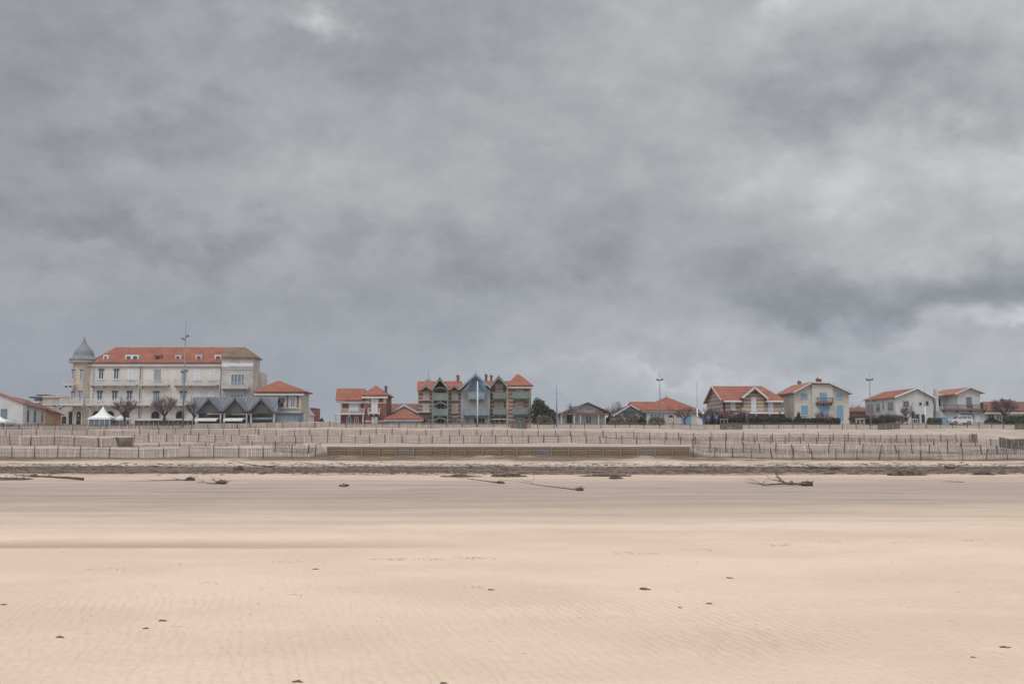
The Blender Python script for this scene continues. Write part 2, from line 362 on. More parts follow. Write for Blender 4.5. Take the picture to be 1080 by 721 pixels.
    sg = mix(ss(spk, .70, .76), (1,1,1), (.62,.55,.5)); vm = N('ShaderNodeVectorMath'); vm.operation = 'MULTIPLY'; L(col, vm.inputs[0]); L(sg, vm.inputs[1])
    g2 = N('ShaderNodeMapRange'); L(grain, g2.inputs[0]); g2.inputs[1].default_value = .2; g2.inputs[2].default_value = .8; g2.inputs[3].default_value = .93; g2.inputs[4].default_value = 1.07
    vs_ = N('ShaderNodeVectorMath'); vs_.operation = 'SCALE'; L(vm.outputs[0], vs_.inputs[0]); L(g2.outputs[0], vs_.inputs['Scale'])
    L(vs_.outputs[0], b.inputs['Base Color'])
    rg = Mt('MULTIPLY_ADD', wf, -.22, .92); L(rg, b.inputs['Roughness']); b.inputs['Specular IOR Level'].default_value = .25
    # current ripples in the near sand
    mp = N('ShaderNodeMapping'); mp.inputs['Rotation'].default_value = (0, 0, R(-38)); mp.inputs['Scale'].default_value = (1, .35, 1); L(geo.outputs['Position'], mp.inputs[0])
    wv = N('ShaderNodeTexWave'); wv.inputs['Scale'].default_value = 3.1; wv.inputs['Distortion'].default_value = 7; wv.inputs['Detail'].default_value = 3; wv.inputs['Detail Scale'].default_value = 1.2
    L(mp.outputs[0], wv.inputs['Vector'])
    near = Mt('SUBTRACT', 1, ss(Y, 11, 19)); area = ss(nz(.22, .35, 3, .5, 27), .46, .66)
    hgt = Mt('MULTIPLY', Mt('MULTIPLY', wv.outputs['Fac'], near), Mt('MULTIPLY_ADD', area, .45, .25))
    hgt = Mt('MULTIPLY_ADD', grain, .30, hgt); hgt = Mt('MULTIPLY_ADD', nz(2.4, 5.2, 7, .75, 19), 1.5, hgt)
    bp = N('ShaderNodeBump'); bp.inputs['Strength'].default_value = .9; bp.inputs['Distance'].default_value = .03
    L(hgt, bp.inputs['Height']); L(bp.outputs[0], b.inputs['Normal'])
    return m
def build_ground():
    xs = [-1600,-1000,-500,-300,-200,-160] + [-130+i*1.0 for i in range(261)] + [160,200,300,500,1000,1600]
    ys = [-60,-40,-25,-12,-5,0,4] + [6+.5*i for i in range(188)] + [100,100.7,101.4] + [102+.5*i for i in range(104)] + [155,160,200,300,600,1200,2100]
    vs = [(x, y, gz(x, y) if abs(x) < 200 else gz0(x, y)) for y in ys for x in xs]; n = len(xs)
    fs = [(j*n+i, j*n+i+1, (j+1)*n+i+1, (j+1)*n+i) for j in range(len(ys)-1) for i in range(n-1)]
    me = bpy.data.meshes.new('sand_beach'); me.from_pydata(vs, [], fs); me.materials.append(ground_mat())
    for p in me.polygons: p.use_smooth = True
    o = bpy.data.objects.new('sand_beach', me); scene.collection.objects.link(o); o['kind'] = 'structure'
    mb = MB(); zs = [gz0(x, 154) for x in (-200, 200)]
    P = [-220+i*10 for i in range(45)]
    for a_, b_ in zip(P, P[1:]):
        mb.prism([(a_,154,gz0(a_,154)-.05),(b_,154,gz0(b_,154)-.05),(b_,159.5,gz0(b_,160)-.05),(a_,159.5,gz0(a_,160)-.05)], (0,0,.13))
    mb.build('promenade', M['pave'])['kind'] = 'structure'
build_ground()

# ---------------------------------------------------------------- slat fences and the timber wall
def fence(label, pts, h=1.15, gap=1.9, sp=.075, w=.026, m='slat', lean=.10, seed=0, post_r=.055, sag=.07, up=0.0, posth=.12):
    """pts: (px, Y) on the sand"""
    rnd = random.Random(seed); P = [Vector((XX(px, Y, 465), Y, 0)) for px, Y in pts]
    seg = [(b-a).length for a, b in zip(P, P[1:])]; tot = sum(seg)
    def at(s):
        s = max(0, min(tot, s))
        for a, b, l in zip(P, P[1:], seg):
            if s <= l or b is P[-1]: 
                p = a.lerp(b, min(1, s/l)); d = (b-a).normalized(); return p, d
            s -= l
    mid = at(tot/2)[0]; root = thing('slat_fence', (mid.x, mid.y, gz(mid.x, mid.y)), label, 'fence', 'chestnut slat fences across the dune')
    mb = MB(); s = 0
    hn = lambda s_: h + sag*noise.noise(Vector((s_*.22, seed*2.3, 0)))*1.5
    ln = lambda s_: lean*noise.noise(Vector((s_*.3, seed*1.7, 5)))*2
    while s < tot:
        p, d = at(s); nrm = Vector((-d.y, d.x, 0)); hh = hn(s)*rnd.uniform(.93, 1.04); l = ln(s)+rnd.uniform(-.02, .02); z = gz(p.x, p.y)+up
        if rnd.random() > .035:
            a = Vector((p.x, p.y, z-.15)); b = a + d*l*hh + nrm*rnd.uniform(-.03, .03) + Vector((0,0,hh+.15)); ww = w*rnd.uniform(.75, 1.3)
            mb.prism([a-d*ww/2, a+d*ww/2, b+d*ww/2, b-d*ww/2], nrm*.012)
        s += sp*rnd.uniform(.8, 1.2)
    for fz in (.06, .50, .93):       # twisted wires
        s = 0; q = []
        while s <= tot:
            p, d = at(s); q.append((p.x+ln(s)*hn(s)*fz*d.x, p.y, gz(p.x, p.y)+up+hn(s)*fz)); s += 1.2
        if len(q) > 1: mb.tube(q, .014, 3)
    mb.build('slat_panel', M[m], root)
    s = rnd.uniform(.05, .4)
    while s < tot and gap:
        p, d = at(s); z = gz(p.x, p.y); l = ln(s)+rnd.uniform(-.04, .04); hh = hn(s)+posth+rnd.uniform(-.06, .10); pb = MB()
        r = post_r*rnd.uniform(.8, 1.15); nrm = Vector((-d.y, d.x, 0))*-.07
        a = Vector((p.x, p.y, z-.3))+nrm; b = a+d*l*hh+Vector((0, 0, hh+.3)); pb.tube([a, a.lerp(b, .5)+d*rnd.uniform(-.02,.02), b], [r, r*.95, r*.8], 6)
        pb.build('post', M['post'], root); s += gap*rnd.uniform(.86, 1.14)
fence('back fence along the promenade edge from the left frame edge past the hotel', [(-14,147.5),(60,147),(150,146.6),(262,146.2)], .80, 2.5, .08, .036, 'slatd', seed=1, up=.0)
fence('back fence below the brick villas, between the hotel and the white flagpole', [(262,146.6),(350,147.0),(450,147.4),(560,147.2)], .72, 2.4, .08, .036, 'slat', seed=2)
fence('back fence with pale slats below the low white house and the shrubs', [(552,146.6),(640,146.2),(720,146),(782,146)], .78, 2.2, .09, .026, 'slat', seed=3)
fence('back fence below the blue shuttered villa, running on to the right frame edge', [(760,146.6),(860,146.5),(960,146.2),(1094,146.4)], .82, 2.0, .09, .026, 'slat', seed=4)
for i, (a, b, lab) in enumerate([(538,556,'short dense doubled run of the back fence right of the grey and brick villa'), (760,784,'short dense doubled run of the back fence below the wooden rail by the hedge'),
                      (926,950,'short dense doubled run of the back fence below the white gabled house'), (1071,1094,'short dense run of doubled slats at the right end of the back fence')]):
    fence(lab, [(a,145.7),(b,145.5)], .95, 0, .05, .04, 'slatd', seed=10+i)
fence('upper fence crossing the dune below the hotel, ending above the grey market roof', [(-14,134),(90,133.4),(180,133),(272,132.5)], .70, 2.2, .072, .024, seed=5)
fence('upper middle fence crossing the dune below the grey and brick villas', [(272,131.4),(400,131),(520,131),(634,131.6)], .70, 2.2, .072, .024, seed=6)
fence('upper middle fence on the right dune, ending in a bunched roll of slats', [(634,129.5),(740,128),(860,127),(960,126.5),(1031,126.5)], .88, 1.9, .072, .024, seed=7, lean=.09)
fence('bunched slats standing at the right end of the upper middle fence', [(1024,126.2),(1031,126)], 1.1, 0, .04, .04, 'slatd', seed=8)
fence('middle fence just above the timber wall, from the left fence roll to past its middle', [(138,119),(240,119.3),(400,119.5),(520,119.5),(636,119.5)], .86, 1.85, .072, .024, seed=9)
fence('middle fence above the right end of the timber wall, running to the right frame edge', [(636,118.5),(760,118.5),(900,118),(1000,117.6),(1094,117.6)], .80, 1.7, .072, .024, seed=20, lean=.09)
fence('tall fence at the far left, below the hotel, ending in a turned roll of slats', [(-14,113.2),(60,113),(126,113)], 1.0, 2.6, .08, .04, seed=21)
fence('dark bunched roll of slats at the right end of the far left fence', [(125,112.6),(131,112.2),(139,111.4)], 1.15, 0, .035, .045, 'slatd', seed=22, lean=.5)
fence('nearly buried low fence between the far left fence and the timber wall', [(139,110.5),(240,110.2),(320,109.5)], .34, 2.6, .09, .034, seed=23)
fence('front fence at the dune foot from the left frame edge to the timber wall', [(-14,100),(80,100),(160,100),(250,100.2),(343,100.2)], .95, 2.6, .075, .026, seed=24, posth=.2)
fence('leaning slats caught behind the left front fence beside the timber wall', [(288,104),(340,103)], .7, 1.7, .10, .036, seed=25, lean=.5)
fence('front fence at the dune foot from the timber wall to the right frame edge', [(729,100.2),(800,100.2),(900,99.6),(1000,99),(1094,99)], .98, 2.0, .075, .026, seed=26, lean=.2, post_r=.045, posth=.10)
fence('second row of slats close behind the right front fence', [(730,103.6),(830,103.6),(940,103.4),(1030,103.4),(1094,103.4)], .85, 1.8, .10, .034, seed=27, lean=.35)
fence('dark sloping fence at the far right, climbing towards the right frame edge', [(1054,113.5),(1066,111.5),(1094,109)], 1.05, 1.6, .05, .045, 'slatd', seed=28, up=.12)

def timber_wall():
    Y = 100.35; n = 21; x0, x1 = XX(345.5, Y, 476), XX(727, Y, 476)
    root = thing('retaining_wall', ((x0+x1)/2, Y, gz((x0+x1)/2, Y)), 'low timber plank wall with posts holding back the sand in the middle of the dune foot', 'wall')
    zt = ZZ(471.0, Y); step = (x1-x0)/n; rnd = random.Random(4)
    for i in range(n):
        a, b = x0+i*step+.05, x0+(i+1)*step-.05; mb = MB(); g = gz((a+b)/2, 100)-.5; z = zt-.10
        for k in range(7):
            mb.box(a, b, Y-.02-rnd.uniform(0,.02), Y+.05, z-.21, z-.012); z -= .222
        mb.build('plank_panel', M['timberg'] if i in (12, 18, 4) else M['timber'], root, label='greyer plank panel' if i in (12, 18, 4) else None)
    for i in range(n+1):
        x = x0+i*step; mb = MB(); mb.tube([(x, Y-.12, gz(x,100)-.5), (x, Y-.12, zt+rnd.uniform(-.12,-.02))], .075, 8); mb.build('post', M['timberp'], root)
    mb = MB(); mb.box(x0-.05, x1+.05, Y-.10, Y+.12, zt-.085, zt); mb.build('cap_rail', M['timberd'], root)
timber_wall()

# ---------------------------------------------------------------- strand line debris
def clump(mb, x, y, r, h, rnd, k=14, stick=True):
    z = gz(x, y)
    mb.blob((x, y, z), (r, r*.7, h*.7), rnd.random()*50, 9, 5, .45)
    if stick:
        for i in range(k):
            a = rnd.uniform(0, 6.28); rr = r*rnd.uniform(.3, 1.25); e = h*rnd.uniform(.3, 1.3)
            p = Vector((x+rr*math.cos(a)*.5, y+rr*math.sin(a)*.4, z+e*.3)); q = Vector((x+rr*math.cos(a), y+rr*math.sin(a)*.7, z+e))
            mb.tube([p, (p+q)/2+Vector((0,0,.03)), q], [.012, .010, .004], 3)
def wrack():
    rnd = random.Random(12); mb = MB()
    for i in range(9000):
        y = rnd.choice([rnd.gauss(61.5, 1.8), rnd.gauss(65, 2.6), rnd.gauss(70, 1.8), rnd.gauss(77, 4)]); x = rnd.uniform(-y*.56, y*.56)
        if noise.noise(Vector((x*.07, y*.5, 3))) < rnd.uniform(-.5, .15): continue
        r = rnd.uniform(.03, .11)*(2 if rnd.random() < .05 else 1); z = gz(x, y); mb.blob((x, y, z), (r*1.6, r, r*rnd.uniform(.2,.4)), rnd.random()*60, 5, 3, .4)
    o = mb.build('seaweed_wrack', M['weedg']); o['kind'] = 'stuff'; o['label'] = 'grey band of dried seaweed along the strand line'
    mb = MB()
    for (x0, x1, py, n) in [(100,140,597,26),(184,200,593,16),(290,352,590,60),(388,470,587.5,90),(478,528,586,70),(645,694,581,70),(718,748,577,46),(796,832,572.5,50),(858,884,569.5,36),(930,968,570,44),(1008,1056,568,46),
                            (215,236,611,14),(310,326,624,10),(490,510,616,10),(540,760,617,16),(880,1070,590,14),(60,1040,560,60),(0,1080,640,40)]:
        for i in range(n):
            px = rnd.uniform(x0, x1); p_y = py + rnd.gauss(0, .8) if x1-x0 < 110 else py+rnd.uniform(-28, 28); Yd = CAMZ*FPX/(p_y-HZ); x = (px-540)/FPX*Yd
            r = rnd.uniform(.004, .014); mb.blob((x, Yd, gz(x, Yd)), (r*1.8, r, r*.3), rnd.random()*60, 5, 3, .4)
    o = mb.build('seaweed_crumbs', M['timberp']); o['kind'] = 'stuff'; o['label'] = 'fine crumbs of seaweed in thin lines on the sand'
wrack()
def spot(px, py):
    Yd = CAMZ*FPX/(py-HZ)
    for _ in range(4):
        x = (px-540)/FPX*Yd; Yd = (CAMZ-gz(x, Yd))*FPX/(py-HZ)
    return (px-540)/FPX*Yd, Yd
for i, (px, py, r, lab) in enumerate([(14,633,.045,'small dark seaweed clump on the pale sand at the left frame edge'), (179,649.5,.05,'small dark seaweed clump in the left foreground, trailing a faint mark'),
      (74,666,.045,'small dark seaweed clump in the lower left corner of the beach'), (162,657,.035,'tiny seaweed clump just left of and below the one with a trailing mark'),
      (319,710.5,.045,'dark seaweed clump at the bottom edge, left of centre'), (470,712,.035,'dark seaweed clump at the bottom edge, just left of the middle'),
      (336,597,.045,'small seaweed clump just below the thin crumb line, left of centre'), (518,618,.045,'small seaweed clump near the middle of the pale sand'),
      (677,617.5,.075,'broadest seaweed clump on the pale sand, right of the middle'), (765,606,.05,'small seaweed clump farthest back on the pale sand, right of the middle'),
      (743,632,.04,'small seaweed clump right of and below the broadest one'), (713,636,.03,'tiny seaweed clump between the broadest one and its lower right neighbour'),
      (1047,676,.05,'dark seaweed clump in the lower right corner of the beach'), (1014,686,.03,'tiny seaweed clump left of and below the one in the lower right corner')]):
    x, Y = spot(px, py); mb = MB(); clump(mb, x, Y, r*.85, r*.42, random.Random(i), 0, False); mb.blob((x+r*.8, Y-.01, gz(x, Y)), (r*.5, r*.35, r*.16), i+5, 8, 5, .4); setp(single(mb, 'seaweed_clump', M['weed'], (x, Y, gz(x, Y)), True), lab, 'seaweed', 'seaweed clumps on the foreground sand')
for i, (px, py, wx, h, lab) in enumerate([(10,505,1.5,.20,'dark seaweed mound at the left frame edge below the strand line'), (955,500.5,1.2,.34,'dark seaweed mound below the strand line on the right'),
      (1033,500,.6,.24,'smaller dark seaweed mound near the right frame edge'), (535,502,1.0,.28,'flat dark seaweed mound in the middle, just above the forked stick'), (487,502,1.3,.16,'thin flat seaweed heap left of the middle mound'),
      (636,501.5,1.5,.18,'low dark seaweed heap right of the middle'), (648,504,.35,.25,'little round seaweed heap right of the long bare branch'), (255,495,.4,.3,'small seaweed heap in the strand line above the left stump'), (364,512,.22,.14,'little seaweed heap alone on the wet sand below the bleached stick')]):
    x, Y = spot(px, py); mb = MB(); rnd = random.Random(i+40)
    for k in range(9):
        q = rnd.uniform(-1, 1) if k else 0; clump(mb, x+q*wx*.75, Y+rnd.uniform(-.4,.4), wx*.28*rnd.uniform(.6,1.2), h*(1-abs(q)*.6)*rnd.uniform(.7, 1.1), rnd, 10)
    mb.blob((x, Y, gz(x,Y)), (wx*.9, .35, h*.42), i, 14, 6, .5); o = single(mb, 'seaweed_mound', M['weed'], (x, Y, gz(x, Y)), False); setp(o, lab, 'seaweed', 'seaweed mounds along the strand line')
def branch(mb, p, d, L, r, rnd, depth, flat=.35):
    n = 4; pts = [Vector(p)]; rr = [r]; d = Vector(d).normalized()
    for i in range(n):
        d = (d+Vector((rnd.uniform(-.3,.3), rnd.uniform(-.3,.3), rnd.uniform(-.22,.22)*flat*2))).normalized(); q = pts[-1]+d*L/n
        q.z = max(q.z, gz(q.x, q.y)+r*.5); pts.append(q); rr.append(r*(1-.7*(i+1)/n))
    mb.tube(pts, rr, 6)
    if depth:
        for k in range(rnd.randint(2, 4)):
            i = rnd.randint(1, n); dd = (d+Vector((rnd.uniform(-.9,.9), rnd.uniform(-.9,.9), rnd.uniform(-.2,.9)*flat*2))).normalized(); branch(mb, pts[i], dd, L*rnd.uniform(.35,.6), rr[i]*.75, rnd, depth-1, flat)
def drift(px, py, L, r, dirx, lab, depth=2, rootball=.25, m='drift', seed=0, flat=.35, name='driftwood_branch'):
    x, Y = spot(px, py); rnd = random.Random(seed); mb = MB(); z = gz(x, Y)
    branch(mb, (x, Y, z+r), (dirx, rnd.uniform(-.2,.2), .06), L, r, rnd, depth, flat)
    if rootball:
        mb.blob((x, Y, z+rootball*.45), (rootball*1.5, rootball, rootball*.55), seed, 10, 6, .4)
        for k in range(9):
            d = Vector((rnd.uniform(-1,1), rnd.uniform(-.6,.6), rnd.uniform(.0,.7))).normalized(); p = Vector((x, Y, z+rootball*.3)); mb.tube([p, p+d*rootball*1.2, p+d*rootball*1.6+Vector((rnd.uniform(-.15,.15),0,0))], [rootball*.16, rootball*.08, .008], 5)
    o = single(mb, name, M[m], (x, Y, z)); setp(o, lab, 'driftwood', 'driftwood on the beach')
drift(848,511.5,3.0,.055,-1,'largest driftwood piece, a forked trunk with knobbly root end, right of the middle',3,.19,seed=3,flat=.16)
drift(832,510.5,1.2,.045,-1,'tangled dark branch lying across the largest driftwood trunk',3,.12,seed=8,flat=.4)
drift(611,516.5,3.1,.026,-1,'long thin bare branch on the wet sand in the middle, root end right',3,.12,seed=5,flat=.1)
drift(237,509.5,1.0,.045,-1,'dark upright root stump with a short arm, at the left below the strand line',2,.17,seed=6,flat=.5)
drift(204,506,2.2,.03,-1,'dark stump with a long flat stick reaching left, left of the upright root stump',1,.16,seed=7,flat=.1)
drift(528,509,1.4,.035,-1,'short forked stick below the middle seaweed mound',2,.12,seed=9,flat=.2)
drift(879,494.5,3.8,.05,-1,'long driftwood pole in the seaweed band, above the largest trunk',1,.17,seed=11,flat=.2)
drift(92,505.8,3.4,.075,-1,'thick dark log lying below the strand line on the far left',0,0,seed=13,flat=.02,name='driftwood_log')
drift(368,493.5,3.0,.05,-1,'pale bleached stick on top of the seaweed band, left of the middle',1,0,'driftp',seed=14,flat=.1)
drift(290,492,2.0,.05,-1,'dark branch in the seaweed band just left of the bleached stick',2,.1,seed=15,flat=.08)
drift(1012,507.8,1.2,.03,-1,'thin pale stick on the sand near the right frame edge',1,0,'driftp',seed=16,flat=.15)
drift(40,502.5,1.3,.05,.6,'bushy dark branch standing in the seaweed band on the far left',3,.15,seed=17,flat=1.2)
x, Y = spot(998, 493.5); mb = MB(); mb.blob((x, Y, gz(x,Y)+.16), (.36,.26,.17), 3, 12, 8, .3); setp(single(mb, 'foam_block', M['rust'], (x, Y, gz(x,Y))), 'rounded orange-brown lump in the seaweed band near the right frame edge', 'debris')

# ---------------------------------------------------------------- buildings
class House:
    """a building whose openings are given in photo pixels measured on its front plane Y"""
    def __init__(s, label, Y, pxm, cat='house', name='house', group=None, base=447.5):
        s.Y = Y; s.root = thing(name, (XX(pxm, Y), Y, ZZ(base, Y)), label, cat, group); s.zb = ZZ(base, Y)-.8
    def x(s, px): return XX(px, s.Y)
    def z(s, py): return ZZ(py, s.Y)
    def p(s, px, py, dy=0): return Vector((s.x(px), s.Y+dy, s.z(py)))     # photo pixel on the front plane, then moved dy back
    def q(s, px, py, dy): return V(px, py, s.Y+dy)                          # photo pixel of a point that really is dy further back
    def part(s, mb, name, m, label=None, parent=None, smooth=False): return mb.build(name, M[m], parent or s.root, smooth, label)
    def wall(s, x0, x1, y0, y1, d0, d1, m, name='wall', label=None):
        mb = MB(); zb = s.zb if y1 is None else s.z(y1); mb.box(s.x(x0), s.x(x1), s.Y+d0, s.Y+d1, zb, s.z(y0)); return s.part(mb, name, m, label)
    def poly(s, pts, d0, d1, m, name='wall', label=None):
        mb = MB(); P = [s.p(a, b, d0) if b is not None else Vector((s.x(a), s.Y+d0, s.zb)) for a, b in pts]; mb.prism(P, (0, d1-d0, 0)); return s.part(mb, name, m, label)
    def slab(s, faces, m='tile', name='roof', t=.16, label=None):
        mb = MB()
        for f in faces: mb.prism(f, (0, 0, -t))
        return s.part(mb, name, m, label)
    def win(s, x0, x1, y0, y1, d=0, kind='glass', bars=1, frame='whitep', name='window', sill=True, surround=None, arch=False, label=None, lintel=0):
        X0, X1, Z0, Z1 = s.x(x0), s.x(x1), s.z(y1), s.z(y0); y = s.Y+d; fw = min(.09, (X1-X0)*.12)
        mb = MB()
        def arcpts(xa, xb, za, zb_, n=8):
            r = (xb-xa)/2; c = (xa+xb)/2; h = min(r, zb_-za)
            return [(xa, za), (xb, za)] + [(c+r*math.cos(math.pi*k/n), zb_-h+h*math.sin(math.pi*k/n)) for k in range(n+1)]
        if kind in ('shut', 'shutb', 'shutg', 'shutt'):          # closed shutters: two leaves with rails
            sm = {'shut':'whitep', 'shutb':'blue', 'shutg':'greyw', 'shutt':'beige'}[kind]; w2 = (X1-X0)/2
            mb.box(X0, X0+w2-.02, y-.06, y+.02, Z0, Z1); mb.box(X0+w2+.02, X1, y-.06, y+.02, Z0, Z1)
            for k in range(3):
                zz = Z0+(Z1-Z0)*(.12+.36*k)
                for a, b in ((X0+.04, X0+w2-.06), (X0+w2+.06, X1-.04)): mb.box(a, b, y-.085, y-.062, zz, zz+.09)
            o = s.part(mb, 'shutter', sm, label)
            if sill: b = MB(); b.box(X0-.1, X1+.1, y-.16, y, Z0-.12, Z0-.005); s.part(b, 'sill', 'trim', parent=o)
            return o
        if arch:
            P = [Vector((a, y-.02, b)) for a, b in arcpts(X0, X1, Z0, Z1)]; mb.prism(P, (0, .03, 0))
            o = s.part(mb, name, 'dark', label); fb = MB(); A = arcpts(X0-.06, X1+.06, Z0, Z1+.06)[1:]
            A = [Vector((a, y-.06, b)) for a, b in A]+[Vector((X0-.06, y-.06, Z0))]
            for a, b in zip(A, A[1:]): fb.beam(a, b, .14, .14)
            s.part(fb, 'frame', surround or 'trim', parent=o)
            if kind == 'glass':
                g = MB(); g.prism([Vector((a, y-.035, b)) for a, b in arcpts(X0+.08, X1-.08, Z0+.05, Z1-.08)], (0, .012, 0)); s.part(g, 'pane', 'glass', parent=o)
            return o
        # frame ring standing proud, glass set inside it
        for (a, b, c, e) in ((X0, X0+fw, Z0, Z1), (X1-fw, X1, Z0, Z1), (X0+fw, X1-fw, Z0, Z0+fw), (X0+fw, X1-fw, Z1-fw, Z1)): mb.box(a, b, y-.07, y+.01, c, e)
        for k in range(bars):
            c = X0+(X1-X0)*(k+1)/(bars+1); mb.box(c-fw*.45, c+fw*.45, y-.06, y+.01, Z0+fw, Z1-fw)
        o = s.part(mb, name, frame, label)
        g = MB(); g.box(X0+fw*.5, X1-fw*.5, y-.03, y+.005, Z0+fw*.5, Z1-fw*.5); s.part(g, 'pane', {'glass':'glass', 'pale':'glassb', 'dark':'dark'}[kind], parent=o)
        if sill: b = MB(); b.box(X0-.12, X1+.12, y-.17, y-.002, Z0-.13, Z0-.004); s.part(b, 'sill', surround or 'trim', parent=o)
        if lintel: b = MB(); b.box(X0-.02, X1+.02, y-.10, y-.002, Z1-lintel, Z1+.04); s.part(b, 'blind_box', 'steeld', parent=o)
        return o
    def balcony(s, x0, x1, y0, y1, d0, depth=1.0, m='trim', rail='trim', solid=False, name='balcony', gap=.16, label=None):
        """y0 rail top, y1 slab bottom"""
        X0, X1, Zt, Zb = s.x(x0), s.x(x1), s.z(y0), s.z(y1); ya, yb = s.Y+d0-depth, s.Y+d0
        mb = MB(); mb.box(X0, X1, ya, yb, Zb, Zb+.22)
        n = max(2, int((X1-X0)/1.8))
        for k in range(n+1):
            c = X0+.15+(X1-X0-.3)*k/n; mb.box(c-.08, c+.08, ya+.15, yb, Zb-.28, Zb)
        o = s.part(mb, name, m, label); r = MB()
        if solid:
            r.box(X0, X1, ya-.03, ya+.05, Zb+.16, Zt); r.box(X0-.03, X0+.05, ya+.06, yb, Zb+.16, Zt); r.box(X1-.05, X1+.03, ya+.06, yb, Zb+.16, Zt)
            r.box(X0-.06, X1+.06, ya-.06, ya+.09, Zt+.003, Zt+.08)
            c = X0+.2
            while c < X1-.1: r.box(c, c+.05, ya-.055, ya-.032, Zb+.25, Zt-.06); c += .3
        else:
            r.box(X0, X1, ya, ya+.06, Zt-.07, Zt); r.box(X0, X1, ya, ya+.05, Zb+.27, Zb+.33)
            for xx in (X0, X1-.05): r.box(xx, xx+.05, ya+.06, yb, Zt-.07, Zt-.002)
            c = X0
            while c <= X1-.03: r.box(c, c+.035, ya+.01, ya+.04, Zb+.22, Zt-.07); c += gap
            n = max(1, int((X1-X0)/2.2))
            for k in range(n+1):
                c = X0+.04+(X1-X0-.08)*k/n; r.box(c-.05, c+.05, ya-.01, ya+.065, Zb+.2, Zt+.03)
        s.part(r, 'railing', rail, parent=o); return o
    def verge(s, pts, d=-.3, m='trim', w=.10, h=.26, name='bargeboard'):
        mb = MB(); P = [s.p(a, b, d) for a, b in pts]
        for a, b in zip(P, P[1:]): mb.beam(a, b, w, h)
        return s.part(mb, name, m)
    def chimney(s, x0, x1, y0, y1, d, m='brick', parent=None):
        Y = s.Y+d; mb = MB(); X0, X1 = XX(x0, Y), XX(x1, Y); Z0, Z1 = ZZ(y1, Y), ZZ(y0, Y)
        mb.box(X0, X1, Y-.35, Y+.35, Z0, Z1-.12); mb.box(X0-.07, X1+.07, Y-.42, Y+.42, Z1-.12, Z1); mb.box(X0+.08, X0+.08+(X1-X0)*.3, Y-.12, Y+.12, Z1, Z1+.25)
        return s.part(mb, 'chimney', m, parent=parent)
    def cornice(s, x0, x1, y, d, h=.25, out=.25, m='trim', name='cornice'):
        mb = MB(); z = s.z(y); mb.box(s.x(x0), s.x(x1), s.Y+d-out, s.Y+d-.003, z-h, z); return s.part(mb, name, m)

